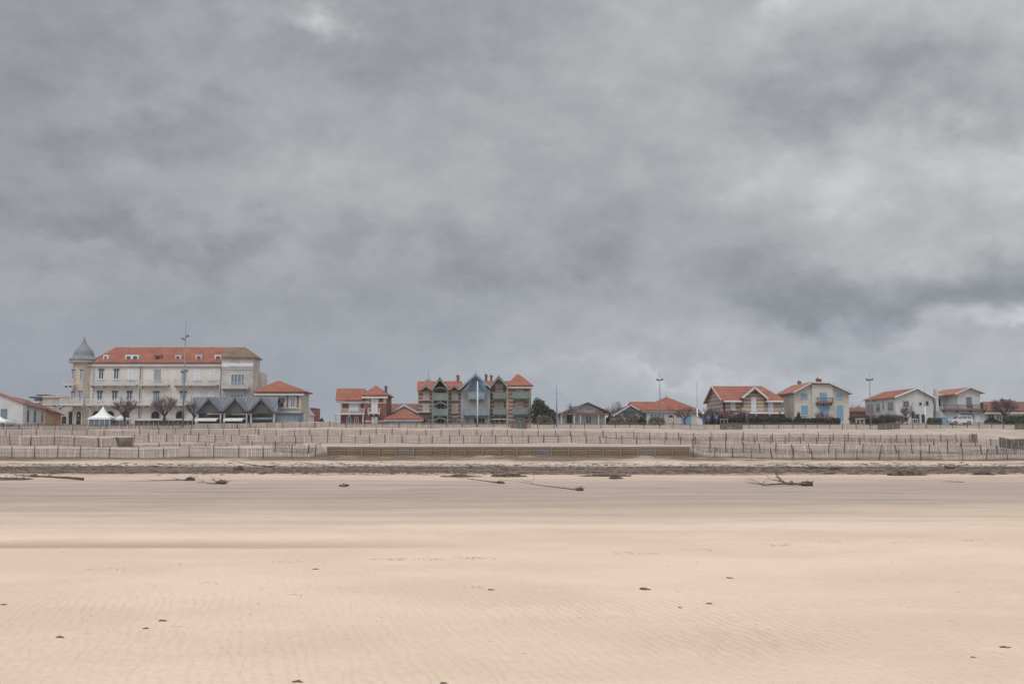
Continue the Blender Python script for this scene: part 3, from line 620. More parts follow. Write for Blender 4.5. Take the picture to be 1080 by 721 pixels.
def hotel():
    h = House('long three storey stone seaside hotel with an orange tiled roof and a domed corner turret', 165, 170, 'hotel', 'hotel')
    h.wall(92, 235, 382.5, None, 0, 9, 'stone')
    h.wall(235, 268, 377, None, -1.2, 3.2, 'stonew', label='right pavilion wall in darker weathered stone')
    h.wall(262, 268.5, 391, None, 3.2, 8, 'cream', 'rear_wing')
    r = h.slab([[h.p(92,382,-.5), h.p(235.5,382,-.5), h.q(235.5,366,4.5), h.q(120,366,4.5)], [h.p(92,382,-.5), h.q(120,366,4.5), h.p(92,382,9.5)], [h.q(120,366,4.5), h.q(235.5,366,4.5), h.p(235.5,382,9.5), h.p(92,382,9.5)]])
    h.slab([[h.p(234.5,377,-1.6), h.p(270,377,-1.6), h.q(257,366,1.2), h.q(235.5,366,1.2)], [h.p(270,377,-1.6), h.p(270,377,3.6), h.q(257,366,1.2)], [h.q(235.5,366,1.2), h.q(257,366,1.2), h.p(270,377,3.6), h.p(234.5,377,3.6)]], 'tileb', label='brown tiled roof of the right pavilion')
    h.cornice(92, 234.6, 383.8, 0, .4, .35); h.cornice(235.2, 268, 383.5, -1.2, 1.0, .12, 'whitep', 'white_band'); h.cornice(235.2, 268, 386.4, -1.2, .22, .3, 'stonew')
    h.cornice(99, 234.5, 386.2, 0, .12, .10)
    for x in (97, 148, 233): h.cornice(x, x+1.3, 386.5, 0, h.z(386.5)-h.zb, .12, 'stonew', 'pilaster')
    # roof windows
    for x, w, k in ((108,5,'whitep'),(136,14,'whitep'),(163.5,6.5,'tileb'),(185,6,'trim'),(207,6.5,'trim'),(227.5,7,'whitep')):
        mb = MB(); X0, X1 = h.x(x-w/2), h.x(x+w/2); z0, z1 = h.z(380), h.z(373.8)
        mb.box(X0, X1, h.Y+.5, h.Y+3.5, z0-.2, z1); o = h.part(mb, 'dormer', k); g = MB()
        n = 2 if w > 10 else 1
        for i in range(n): a = X0+(X1-X0)*i/n; g.box(a+.22, a+(X1-X0)/n-.22, h.Y+.46, h.Y+.497, z0+.15, z1-.22)
        h.part(g, 'pane', 'glass' if k != 'tileb' else 'dark', parent=o)
    # turret
    cx = h.x(84.6); cy = h.Y+.6; r_ = (h.x(95)-h.x(74.5))/2; tw = MB()
    tw.lathe(cx, cy, [(r_, h.zb), (r_, h.z(427)), (r_*1.02, h.z(426.9)), (r_, h.z(426.5)), (r_, h.z(379.5))], 8, R(22.5), R(382.5)); h.part(tw, 'turret_wall', 'ochre', 'ochre stone corner turret')
    tr = MB(); zb, zt = h.z(378.5), h.z(354.5); H = zt-zb; ro = (h.x(99)-h.x(70))/2
    tr.lathe(cx, cy, [(ro*.96, zb-.35), (ro, zb-.1), (ro*.98, zb+.02), (ro*.80, zb+H*.09), (ro*.73, zb+H*.15), (ro*.69, zb+H*.26), (ro*.60, zb+H*.38), (ro*.46, zb+H*.49), (ro*.32, zb+H*.58), (ro*.20, zb+H*.67), (ro*.115, zb+H*.77), (ro*.06, zb+H*.87), (.02, zt)], 20)
    o = h.part(tr, 'turret_roof', 'slate', smooth=False); fm = MB(); fm.lathe(cx, cy, [(ro*.97, zb-.6), (ro*1.02, zb-.35), (0, zb-.34)], 20); h.part(fm, 'eaves_moulding', 'trim', parent=o)
    for (a, b, y0, y1) in ((76.6,80.2,390,400),(85.3,89,390,400),(77,80.2,413,423),(84.6,89,412.5,423)): h.win(a, b, y0, y1, .6-r_*.94, 'pale', 1, sill=False, lintel=.15)
    for (a, b) in ((75.6,80),(83.6,88.8)): h.win(a, b, 433.8, 447.5, .6-r_*.94, 'dark', arch=True, surround='trim')
    h.balcony(71.2, 82, 400, 407, .6-r_*.9, 1.1, 'trim', 'trim'); h.balcony(69.5, 93, 420.5, 428, .6-r_*.92, 1.3, 'trim', 'whitep')
    # second floor
    for a in (102.6, 118.6): h.win(a, a+5.8, 389, 399.7, 0, 'glass', 1, surround='trim', lintel=.28)
    h.win(133.5, 140, 388.5, 400.5, 0, 'shut'); h.win(161.3, 168.3, 389.5, 401, 0, 'shutg', label='closed grey shutters')
    h.win(190.5, 195.5, 389.5, 401, 0, 'shutg', label='closed grey shutters')
    for a in (204, 220): h.win(a, a+6.6, 389.5, 401, 0, 'shut')
    for a, b in ((96.5,144.5),(148.8,178.5),(184.5,230)): h.balcony(a, b, 400.5, 407, 0, 1.0, 'stonew', 'trim')
    # first floor
    for a in (101.8, 117.6, 133.2): h.win(a, a+6, 412, 423, 0, 'glass', 1, lintel=.35)
    for a, k in ((161,'pale'),(189.5,'pale')): h.win(a, a+7, 412.3, 423, 0, k, 2, lintel=.28)
    for a in (204.5, 219): h.win(a, a+6.6, 412, 423, 0, 'shut')
    h.balcony(94, 204, 421, 428, 0, 1.2, 'stonew', 'whitep')
    for a in (98, 112, 128, 160, 186, 210): h.win(a, a+9, 433, 447.5, 0, 'dark', arch=True)
    # pavilion openings
    h.win(244.8, 259.4, 394.4, 407, -1.2, 'pale', 3, sill=False); h.balcony(237, 264.8, 403.5, 410.5, -1.2, 1.0, 'stonew', 'trim'); h.win(244.8, 259, 415.8, 424, -1.2, 'pale', 3, sill=False)
    mb = MB(); mb.tube([(h.x(232.4), h.Y-.15, h.zb), (h.x(232.4), h.Y-.15, h.z(386.5))], .07, 6); h.part(mb, 'drainpipe', 'steel')
    mb = MB(); mb.tube([(h.x(147), h.Y-.15, h.zb), (h.x(147), h.Y-.15, h.z(386.5))], .07, 6); h.part(mb, 'drainpipe', 'steel')
    h.wall(273.2, 274.8, 398, 404, 3.0, 4.4, 'cream', 'bay')
hotel()

def left_annexes():
    h = House('plain beige flat roofed building between the hotel turret and the orange boarded house', 172, 61, 'building', 'flat_roofed_building')
    h.wall(45, 77, 417.5, None, 0, 8, 'stonew'); h.cornice(44.6, 77.4, 417.2, 0, .35, .2, 'ochre'); h.cornice(45, 77, 426, 0, .25, .12, 'trim')
    for a, b, c, d in ((55,60,426.5,429.5),(62,66,429,432)): h.win(a, b, c, d, 0, 'dark', 0, sill=False)
    h.win(66, 71, 438.5, 446.5, 0, 'glass', arch=True)
    h = House('pale modern block with stepped flat roofs showing behind the orange boarded house', 185, 40, 'building', 'modern_block')
    h.wall(27, 47, 424, None, 0, 8, 'white'); h.wall(33, 46.5, 418.5, 424, 1, 6, 'white', 'upper_storey'); h.cornice(25, 44, 423.2, 0, .3, 1.2, 'white', 'roof_slab')
    h.cornice(31, 47, 418, 1, .3, 1.3, 'steeld', 'roof_slab'); h.cornice(36, 46, 415.6, 2, .22, 1.3, 'steeld', 'roof_slab'); h.wall(38, 45, 415.6, 418, 2, 5, 'glassb', 'glazing')
    h.win(36, 44, 419.3, 422.8, 1, 'glass', 2, sill=False); h.win(34, 40, 425, 428, 0, 'glass', 1, sill=False)
    # white house at the left edge; its side runs away from the beach
    h = House('white house with a green shuttered window at the left frame edge', 155, 8, 'house', 'white_house')
    h.poly([(-32,None),(24.5,None),(24.5,424.5),(-4,414),(-32,424)], 0, 1.1, 'white')
    h.slab([[h.p(-4,413.4,-.3), h.p(26,424.6,-.3), h.p(26,424.6,1.2), h.p(-4,413.4,1.2)], [h.p(-34,424.5,-.3), h.p(-4,413.4,-.3), h.p(-4,413.4,1.2), h.p(-34,424.5,1.2)]], 'tilep', t=.2)
    h.win(1.3, 8, 431, 442, 0, 'pale', 1, 'green', sill=True, label='window with green frame'); h.win(12, 16, 447.4, 450, 0, 'dark', 0, sill=False)
    h = House('row house with a sloping red roof and tall shuttered windows behind the white house', 156.3, 30, 'house', 'terraced_house')
    Y0, Y1 = 163, 171; xr = XX(25.5, 164)
    def side(h, xr, ya, yb, za, zb2, wins, wm, roofm):
        mb = MB(); mb.prism([(xr-6, ya, h.zb), (xr, ya, h.zb), (xr, ya, za), (xr-3, ya, za+1.3), (xr-6, ya, za)], (0, yb-ya, 0))
        mb.v = [Vector((v.x, v.y, v.z if v.z < h.zb+.01 else v.z+(zb2-za)*(v.y-ya)/(yb-ya))) for v in mb.v]; h.part(mb, 'wall', wm)
        rb = MB(); rb.prism([(xr+.4, ya-.2, za-.15), (xr+.4, yb+.2, zb2-.15), (xr-3, yb+.2, zb2+1.35), (xr-3, ya-.2, za+1.35)], (0,0,.15)); rb.prism([(xr-3, ya-.2, za+1.35), (xr-3, yb+.2, zb2+1.35), (xr-6.3, yb+.2, zb2-.1), (xr-6.3, ya-.2, za-.1)], (0,0,.15)); h.part(rb, 'roof', roofm)
        for (f0, f1, z0, z1) in wins:
            a, b = ya+(yb-ya)*f0, ya+(yb-ya)*f1; w = MB(); w.box(xr-.01, xr+.05, a, b, z0, z1); o = h.part(w, 'window', 'whitep')
            g = MB(); g.box(xr+.052, xr+.07, a+.1, b-.1, z0+.1, z1-.1); h.part(g, 'pane', 'glass', parent=o)
    zf = ZZ(426.5, 156.3); zm = ZZ(431.5, 163.5); ze = ZZ(437, 169.5)
    zr = h.zb+.8; side(h, XX(25.5,156.3), 156.3, 163.5, zf, zm, [(.12,.24,zr+.3,zr+2.4),(.42,.56,zr+.3,zr+2.4),(.78,.9,zr+.3,zr+2.4)], 'white', 'tile2')
    h = House('house with orange boarded side wall and red roof, left of the flat roofed building', 163.7, 50, 'house', 'boarded_house')
    side(h, XX(25.5,156.3)-.1, 163.7, 169.5, zm-.1, ze, [(.35,.42,zr-.2,zr+1.2)], 'orange', 'tile2')
left_annexes()

def market():
    h = House('low grey metal roofed market pavilion with three front gables and white awnings', 153, 250, 'pavilion', 'market_pavilion')
    # long zinc roof behind three cross gables
    h.slab([[h.p(204,434,.6), h.p(292,434,.6), h.q(293,418.4,5), h.q(204,418.4,5)], [h.q(204,418.4,5), h.q(293,418.4,5), h.p(292,434,9.4), h.p(204,434,9.4)]], 'zinc', t=.12)
    rb = MB(); x0 = h.x(204)
    while x0 < h.x(292): a = Vector((x0, h.Y+.6, h.z(434)+.03)); b = Vector((x0, h.Y+5, ZZ(418.4, h.Y+5)+.03)); rb.beam(a, b, .05, .05); x0 += .6
    h.part(rb, 'roof_seams', 'steeld')
    for c in (221.3, 248.7, 276.2):
        zt = 419.4; l, r = c-14.2, c+14.6
        h.slab([[h.p(l,435,-.6), h.p(c,zt,-.6), h.p(c,zt,4.8), h.p(l,435,4.8)], [h.p(c,zt,-.6), h.p(r,435,-.6), h.p(r,435,4.8), h.p(c,zt,4.8)]], 'zinc', 'gable_roof', .14)
        h.poly([(l+1.5,434.5),(r-1.5,434.5),(c,420.8)], -.1, .1, 'darkboard', 'gable_panel'); h.verge([(l,435.2),(c,419.8),(r,435.2)], -.62, 'zinc', .08, .3)
    h.wall(206, 291, 434.6, 435.8, -.15, .15, 'steeld', 'beam')
    for x in (208.5, 233, 237, 260.5, 265, 289.5): mb = MB(); mb.box(h.x(x)-.1, h.x(x)+.1, h.Y-.1, h.Y+.1, h.zb, h.z(435.7)); h.part(mb, 'post', 'trim')
    h.wall(205, 291, 436, None, 7.5, 8, 'stonew', 'back_wall'); h.wall(206, 233, 435.9, None, 5.4, 5.6, 'beige', 'screen'); h.wall(265, 289, 440, None, .3, .5, 'bluew', 'counter')
    h.wall(267, 287, 442.2, 445.2, .2, .29, 'dark', 'counter_opening'); h.wall(238, 260, 441, 443, .2, 1.6, 'greyw', 'counter'); h.wall(238, 260, 443.2, None, .4, .6, 'darkboard', 'screen')
    h.wall(208, 232, 443.6, None, .4, .6, 'darkboard', 'screen')
    for i, (a, b) in enumerate(((209,232),(239,259))):
        mb = MB(); mb.prism([h.p(a,442.4,-1.6), h.p(b,442.4,-1.6), h.p(b,441,.2), h.p(a,441,.2)], (0,0,.06)); mb.box(h.x(a), h.x(b), h.Y-1.64, h.Y-1.6, h.z(444), h.z(442)); h.part(mb, 'awning', 'canvas')
    h = House('low pale blue painted kiosk beside the market pavilion', 154, 303, 'kiosk', 'blue_kiosk')
    h.wall(292, 314.5, 435.5, None, 0, 4, 'bluew'); h.slab([[h.p(291,435.4,-.3), h.p(315.5,435.4,-.3), h.p(315.5,434.6,4.2), h.p(291,434.6,4.2)]], 'steeld', t=.14)
    for a in (295, 303, 309): h.win(a, a+4, 438.6, 442, 0, 'pale', 1, 'bluew', sill=False)
    h = House('yellow stone house with a low hipped orange roof right of the hotel', 160, 296, 'house', 'yellow_house')
    h.wall(270.5, 317.5, 413.8, None, 0, 6.2, 'cream')
    e = 412.6; A, B, C, D = h.p(268,e,-.6), h.p(321,e,-.6), h.p(321,e,6.8), h.p(268,e,6.8); T = h.q(294,401.4,3.1); T2 = h.q(292,401.4,3.1)
    h.slab([[A,B,T,T2],[B,C,T],[C,D,T2,T],[D,A,T2]], 'tile'); h.cornice(268.4, 320.6, 415.0, 0, .3, .5, 'trim', 'eaves_board')
    h.win(292.8, 300, 419.8, 429.5, 0, 'pale', 0, 'trim', lintel=.6); h.win(306, 311.3, 419, 429.5, 0, 'pale', 1)
    for x in (302.3, 313.2): h.cornice(x, x+1.6, 417, 0, 1.9, .06, 'brick', 'quoin')
    h.win(276, 281, 420, 429, 0, 'shut'); h.wall(291, 316, 430.4, 431.2, -.14, -.003, 'trim', 'string_course')
    mb = MB(); mb.box(h.x(317.5)+.003, h.x(317.5)+.09, h.Y+1.8, h.Y+3.2, h.z(445), h.z(436)); h.part(mb, 'door', 'whitep')
    h = House('small white gabled house half hidden at the right corner of the yellow house', 176, 327, 'house', 'white_gabled_house')
    h.poly([(316,None),(327,None),(327,437),(321.5,429.5),(316,437)], 0, 5, 'white'); h.slab([[h.p(321.5,429,-.3), h.p(328,437.6,-.3), h.p(328,437.6,5.3), h.p(321.5,429,5.3)], [h.p(315,437.6,-.3), h.p(321.5,429,-.3), h.p(321.5,429,5.3), h.p(315,437.6,5.3)]], 'greyw', t=.14); h.win(323, 325.2, 437, 441, 0, 'glass', 0, sill=False)
    h = House('windowless brick red block standing right of the yellow house', 180, 330, 'building', 'brick_block')
    h.wall(325.5, 333.2, 430.2, None, 0, 4, 'brick'); h.cornice(325.2, 333.5, 430, 0, .15, .12, 'brickwall', 'coping')
market()

def brick_villa():
    h = House('red brick villa with white trim, left wing and square tower under orange roofs', 158, 382, 'villa', 'brick_villa')
    h.wall(359.5, 386, 423, None, 0, 6.5, 'brick', label='red brick left wing'); h.wall(386, 408, 417, None, -.7, 6, 'brick', 'tower_wall')
    h.slab([[h.p(354.6,421.5,-.8), h.p(389,421.5,-.8), h.q(384,409.4,3.4), h.q(355,409.4,3.4)], [h.q(355,409.4,3.4), h.q(384,409.4,3.4), h.p(389,421.5,7.4), h.p(354.6,421.5,7.4)]])
    h.cornice(355, 385.8, 422.9, 0, .35, .6, 'trim', 'eaves_board')
    A, B, C, D = h.p(382,416.5,-1.3), h.p(410,416.5,-1.3), h.p(410,416.5,6.6), h.p(382,416.5,6.6); T = h.q(396,406.3,2.7)
    h.slab([[A,B,T],[B,C,T],[C,D,T],[D,A,T]]); h.cornice(382.4, 409.6, 418.2, -.7, .28, .6, 'trim', 'eaves_board')
    for x in (359.5, 367.8, 378.7, 384.3): h.wall(x, x+1.5, 423.4, 431, -.06, -.003, 'trim', 'pilaster')
    h.win(368.8, 378.4, 423.6, 433.5, -.07, 'shut', sill=False)
    h.balcony(353.5, 385.5, 430.8, 437.2, 0, 1.1, 'trim', 'trim', gap=.1)
    h.wall(354.5, 356, 437.3, None, -1.05, -.85, 'beige', 'pillar'); h.wall(383.3, 384.8, 437.3, None, -1.05, -.85, 'beige', 'pillar')
    for a, b in ((366,370.5),(374,378.5)): h.win(a, b, 439, 447, 0, 'glass', 1, sill=False)
    for x, w in ((386,3),(389,.8),(391.3,1.0),(399,1.0),(405,3)): h.wall(x, x+w, 418.4, 424 if w > 2 else 425.5, -.76, -.703, 'trim', 'quoin')
    h.win(392.4, 399, 419, 435, -.7, 'shut', sill=False, label='tall closed white shutters')
    h.balcony(389.4, 402, 430.5, 436.5, -.7, .9, 'trim', 'trim'); h.win(392.6, 399, 439.5, 449, -.7, 'shut', sill=False, label='closed white ground floor shutters')
    h.wall(386, 391, 443.4, 444.6, -.77, -.703, 'trim', 'band'); h.wall(400, 408, 443.4, 444.6, -.77, -.703, 'trim', 'band'); h.wall(386, 391.5, 424.2, 425.4, -.77, -.703, 'trim', 'band'); h.wall(400, 408, 424.2, 425.4, -.77, -.703, 'trim', 'band')
    h.chimney(405.8, 408, 407.5, 417, 1.5, 'steeld')
    h = House('low hipped orange roof pavilion with pale walls between the brick villa and the long villa', 156, 426, 'house', 'low_pavilion')
    h.wall(409, 444, 442, None, 0, 5, 'greyw'); e = 441.2; A, B, C, D = h.p(405,e,-.5), h.p(447,e,-.5), h.p(447,e,5.6), h.p(405,e,5.6); T = h.q(424.5,431.6,2.6); T2 = h.q(428.5,431.6,2.6)
    h.slab([[A,B,T2,T],[B,C,T2],[C,D,T,T2],[D,A,T]]); h.cornice(405.4, 446.6, 442.4, 0, .2, .42, 'trim', 'eaves_board')
    for a, b in ((413,419),(424,429),(432,438)): h.win(a, b, 443.4, 447, 0, 'pale', 1, 'trim', sill=False)
    h = House('brown roofed house with a white edged gable behind the low pavilion', 166, 425, 'house', 'gabled_house')
    h.wall(409, 443, 434, None, 0, 6, 'brickwall'); h.slab([[h.p(412,434.2,-.4), h.p(443,434.2,-.4), h.q(443,425.6,3), h.q(412,425.6,3)], [h.q(412,425.6,3), h.q(443,425.6,3), h.p(443,434.2,6.5), h.p(412,434.2,6.5)]], 'tile2')
    h.poly([(414,435),(441,435),(427,427.6)], -.9, 2, 'trim', 'gable'); h.slab([[h.p(411.5,436,-1.2), h.p(427,427,-1.2), h.p(427,427,2.4), h.p(411.5,436,2.4)], [h.p(427,427,-1.2), h.p(442,435,-1.2), h.p(442,435,2.4), h.p(427,427,2.4)]], 'tile2', 'gable_roof')
    h.verge([(411.5,436.2),(427,427.3),(442,435.2)], -1.25, 'whitep', .08, .3); h.wall(408.2, 412, 429, 437, -1, .5, 'brick', 'porch')
brick_villa()

def long_villa():
    h = House('long villa of banded brick with carved gables, green and blue balconies and corner tower', 159, 500, 'villa', 'gabled_villa')
    h.wall(441, 486.5, 411, None, 0, 8, 'band_dark', label='dark banded brick left wing'); h.poly([(486.5,None),(517,None),(517,412),(502,398),(486.5,412)], -1.2, 8, 'greyw', label='grey boarded middle wall')
    h.wall(517, 534, 408, None, -.2, 8, 'band_red'); h.wall(534, 560, 407.2, None, -.9, 6.5, 'band_red', 'tower_wall')
    h.slab([[h.p(440,411.5,-.5), h.p(487,411.5,-.5), h.q(487,401.8,4), h.q(440,401.8,4)], [h.q(440,401.8,4), h.q(487,401.8,4), h.p(487,411.5,8.5), h.p(440,411.5,8.5)]])
    h.slab([[h.p(512,409.5,-.4), h.p(538,409.5,-.4), h.q(538,401.6,4), h.q(512,401.6,4)], [h.q(512,401.6,4), h.q(538,401.6,4), h.p(538,409.5,8.4), h.p(512,409.5,8.4)]])
    # gable roofs
    def groof(l, c, r, ye, ya, yr, d0, d1, vm, name='gable_roof', m='tile'):
        h.slab([[h.p(l,ye,d0), h.p(c,ya,d0), h.p(c,ya,d1), h.p(l,ye,d1)], [h.p(c,ya,d0), h.p(r,yr,d0), h.p(r,yr,d1), h.p(c,ya,d1)]], m, name, .12)
        h.verge([(l,ye+.3),(c,ya+.3),(r,yr+.3)], d0-.05, vm, .09, .30)
    groof(484.5, 502.2, 518, 411.2, 395.6, 409.5, -2.4, 4, 'bluew'); groof(516.2, 526, 535.6, 409.2, 397.3, 408, -1.6, 4, 'green'); groof(456.2, 464.5, 474.2, 411, 399.2, 411, -1.8, 3.5, 'green')
    groof(445, 449.5, 454, 410.2, 406.8, 410.2, -.7, 1.5, 'green'); groof(475, 479.5, 484, 410.2, 406.8, 410.2, -.7, 1.5, 'green')
    for c, y, d, mm in ((502.2,392.4,-2.4,'bluew'),(526,394.6,-1.6,'green'),(464.5,396,-1.8,'green')): mb = MB(); mb.tube([h.p(c,y+6,d), h.p(c,y+2,d), h.p(c,y,d)], [.09,.07,.01], 6); h.part(mb, 'finial', mm)
    A, B, C, D = h.p(534,406.4,-1.6), h.p(562.4,406.4,-1.6), h.p(562.4,406.4,7.2), h.p(534,406.4,7.2); T = h.q(546,393.6,2.8)
    h.slab([[A,B,T],[B,C,T],[C,D,T],[D,A,T]], label='pyramid roof of the corner tower'); h.cornice(534.4, 561.8, 408, -.9, .25, .62, 'trim', 'eaves_board')
    # middle gable dressing
    h.poly([(493,404.5),(512,404.5),(502.2,396.8)], -1.32, -1.203, 'blue', 'gable_panel'); h.wall(496, 511, 405.5, 414.5, -1.27, -1.203, 'bluew', 'upper_boards')
    h.win(499, 508, 405.8, 414.5, -1.28, 'pale', 2, 'blue', sill=False); h.balcony(494.5, 511.5, 414.3, 421.3, -1.2, 1.0, 'bluew', 'bluew', True, label='faded blue upper balcony')
    h.balcony(489, 516.4, 432, 438.2, -1.2, 1.2, 'bluew', 'bluew', True, label='wide faded blue lower balcony'); h.win(496.5, 511, 424.5, 434, -1.2, 'shutt', 3, 'bluew', sill=False); h.wall(488, 495, 440.5, None, -1.3, -1.203, 'green', 'porch_screen'); h.win(500, 512, 440.5, 448, -1.2, 'dark', 2, 'bluew', sill=False)
    mb = MB(); 
    for a, b in (((491,412),(497,404)),((513,412),(507,404))): mb.beam(h.p(a[0],a[1],-2.2), h.p(b[0],b[1],-2.2), .1, .16)
    h.part(mb, 'gable_brackets', 'blue')
    # green loggia tower on the left wing
    for x in (456.6, 472.2): mb = MB(); mb.box(h.x(x), h.x(x)+.18, h.Y-1.6, h.Y-1.42, h.zb, h.z(411)); h.part(mb, 'post', 'green')
    for y0, y1 in ((415.2,422.6),(431.6,438.6)): h.balcony(457, 473.2, y0, y1, 0, 1.55, 'green', 'green', True, label='sage green loggia balcony')
    for y0 in (408.6, 424.4, 440.4): h.win(461, 469, y0+1, y0+7, 0, 'dark', 1, 'greyw', sill=False); mb = MB(); P = [h.p(457.5+15*k/8, y0+3.2-3*math.sin(math.pi*k/8), -1.5) for k in range(9)]; [mb.beam(a, b, .08, .16) for a, b in zip(P, P[1:])]; h.part(mb, 'arch_brace', 'green')
    for x in (446, 476.3):
        for y0 in (411.5, 425.5): h.win(x, x+6.8, y0, y0+9.5, 0, 'shutt', 1, 'greyw')
        h.win(x+.5, x+6, 439.5, 446, 0, 'glass', 1, 'greyw', sill=False)
    h.wall(442, 454, 433.6, 434.6, -.8, -.003, 'trim', 'ledge'); h.wall(442, 454, 421, 421.8, -.3, -.003, 'trim', 'ledge')
    # right narrow gable and tower
    h.poly([(518.4,408.6),(533.6,408.2),(526,399.4)], -.32, -.2, 'band_red', 'gable_wall')
    h.win(522.5, 530.5, 405, 414.6, -.33, 'shutt', 1, 'beige', sill=False, surround='trim'); h.win(521.5, 531.5, 424, 433, -.2, 'shutt', 2, 'beige', sill=False)
    for y0, y1 in ((414.5,420.8),(431.2,437.4)): h.balcony(520, 534, y0, y1, -.2, 1.1, 'green', 'green', True, label='sage green narrow gable balcony'); h.balcony(540.5, 557.2, y0-.8, y1, -.9, 1.1, 'green', 'green', True, label='sage green tower balcony')
    for y0 in (408.6, 423.4): h.win(543.5, 552, y0, y0+8, -.9, 'shutt', 2, 'beige', sill=False)
    h.win(522, 532, 440, 447.5, -.2, 'dark', 1, 'trim', sill=False); h.win(543, 553, 440, 447.5, -.9, 'pale', 1, 'beige', sill=False)
    for x in (534.2, 557.6): h.wall(x, x+1.8, 409.5, None, -.97, -.903, 'beige', 'quoin')
    h.wall(518, 534, 441.5, 442.5, -1.2, -.203, 'ochre', 'ledge')
    h.chimney(481.5, 484.3, 396, 403.5, 4.2, 'brickwall'); h.chimney(511.3, 514, 395, 404, 4.2, 'brickwall'); h.chimney(516.8, 519.4, 396, 404, 4.2, 'brickwall')
    mb = MB(); a = h.p(449.3, 402, 4); mb.tube([a, a+Vector((0,0,h.z(389.5)-h.z(402)))], .03, 5); z = h.z(399.3)-.0
    for k in (-1, 0, 1): mb.tube([a+Vector((-.45, .0, z-a.z+k*.12)), a+Vector((.45, 0, z-a.z+k*.12))], .025, 4)
    h.part(mb, 'antenna', 'steeld')
long_villa()

def low_houses():
    h = House('low white boarded house with a wide dark gabled roof, right of the tall pine bush', 156, 614, 'house', 'low_white_house')
    h.wall(591, 638, 436.5, None, 0, 8, 'white', label='white board wall'); h.poly([(601,436.6),(637,436.6),(637,433.5),(619,425.5),(601,433.5)], .1, 7.8, 'white', 'gable')
    h.slab([[h.p(588.5,436.2,-.8), h.p(619.5,424,-.8), h.p(619.5,424,8.4), h.p(588.5,436.2,8.4)], [h.p(619.5,424,-.8), h.p(642.5,434,-.8), h.p(642.5,434,8.4), h.p(619.5,424,8.4)]], 'darkboard', t=.18)
    h.slab([[h.p(589,436.2,-1.5), h.p(641,436.2,-1.5), h.p(641,434.6,.08), h.p(589,434.6,.08)]], 'tile2', 'porch_roof', .14)
    h.win(597.3, 603.6, 437.2, 446.5, 0, 'dark', 1, 'greyw', sill=False, label='dark garage opening'); h.win(617.3, 623.8, 438, 446.8, 0, 'glass', 1, 'whitep', sill=False)
    h.win(618, 624, 430.6, 431.9, .1, 'dark', 0, 'greyw', sill=False)
    for x in (591, 604.5, 611, 630, 637): mb = MB(); mb.box(h.x(x), h.x(x)+.14, h.Y-1.4, h.Y-1.26, h.zb, h.z(436.4)); h.part(mb, 'post', 'trim')
    h = House('small dark gabled house with grey boards behind the olive shrubs', 158, 664, 'house', 'dark_gabled_house')
    h.poly([(650,None),(679,None),(679,436),(664.5,428),(650,436)], 0, 7, 'greyw'); h.slab([[h.p(646,438.4,-.6), h.p(664.8,426.9,-.6), h.p(664.8,426.9,7.4), h.p(646,438.4,7.4)], [h.p(664.8,426.9,-.6), h.p(681,436.2,-.6), h.p(681,436.2,7.4), h.p(664.8,426.9,7.4)]], 'darkboard', t=.18)
    h.verge([(646,438.6),(664.8,427.2),(681,436.4)], -.65, 'trim', .07, .18); h.win(658, 670, 433.5, 440, 0, 'glass', 2, 'steeld', sill=False)
    h = House('orange roofed house showing above the small dark gabled house', 170, 668, 'house', 'orange_roofed_house')
    h.wall(652, 700, 433, None, 0, 7, 'beige'); h.slab([[h.p(663,433.5,-.5), h.p(704,433.5,-.5), h.q(701,423.4,3.5), h.q(664,423.4,3.5)], [h.q(664,423.4,3.5), h.q(701,423.4,3.5), h.p(704,433.5,7.5), h.p(663,433.5,7.5)]], 'tile')
    h.slab([[h.p(643,435,-1), h.p(664,427,-1), h.p(664,427,3), h.p(643,435,3)]], 'tile', 'lower_roof')
    h = House('single storey cream house with a hipped orange roof and blue double doors', 156, 707, 'house', 'hipped_cream_house')
    h.wall(682, 734.5, 432.6, None, 0, 9, 'cream'); h.wall(682, 703, 433, None, -.08, -.003, 'white', 'white_front'); e = 432; A, B, C, D = h.p(676,e,-.6), h.p(737,e,-.6), h.p(737,e,9.6), h.p(676,e,9.6); T = h.q(704,418.5,4.5); T2 = h.q(702,418.5,4.5)
    h.slab([[A,B,T,T2],[B,C,T],[C,D,T2,T],[D,A,T2]]); h.cornice(676.4, 736.6, 433, 0, .2, .5, 'trim', 'eaves_board')
    h.win(718, 728.6, 437.6, 447.5, 0, 'shutb', sill=False); h.win(704.6, 710.4, 437.4, 447.5, 0, 'dark', arch=True, surround='trim'); h.wall(705, 710, 440, None, -.05, -.03, 'ochre', 'door')
    h.win(685, 701, 436, 446, -.08, 'pale', 3, 'trim', sill=False); mb = MB(); mb.tube([h.q(703,419,4.5), h.q(703,416,4.5)], .04, 5); h.part(mb, 'finial', 'steeld')
low_houses()

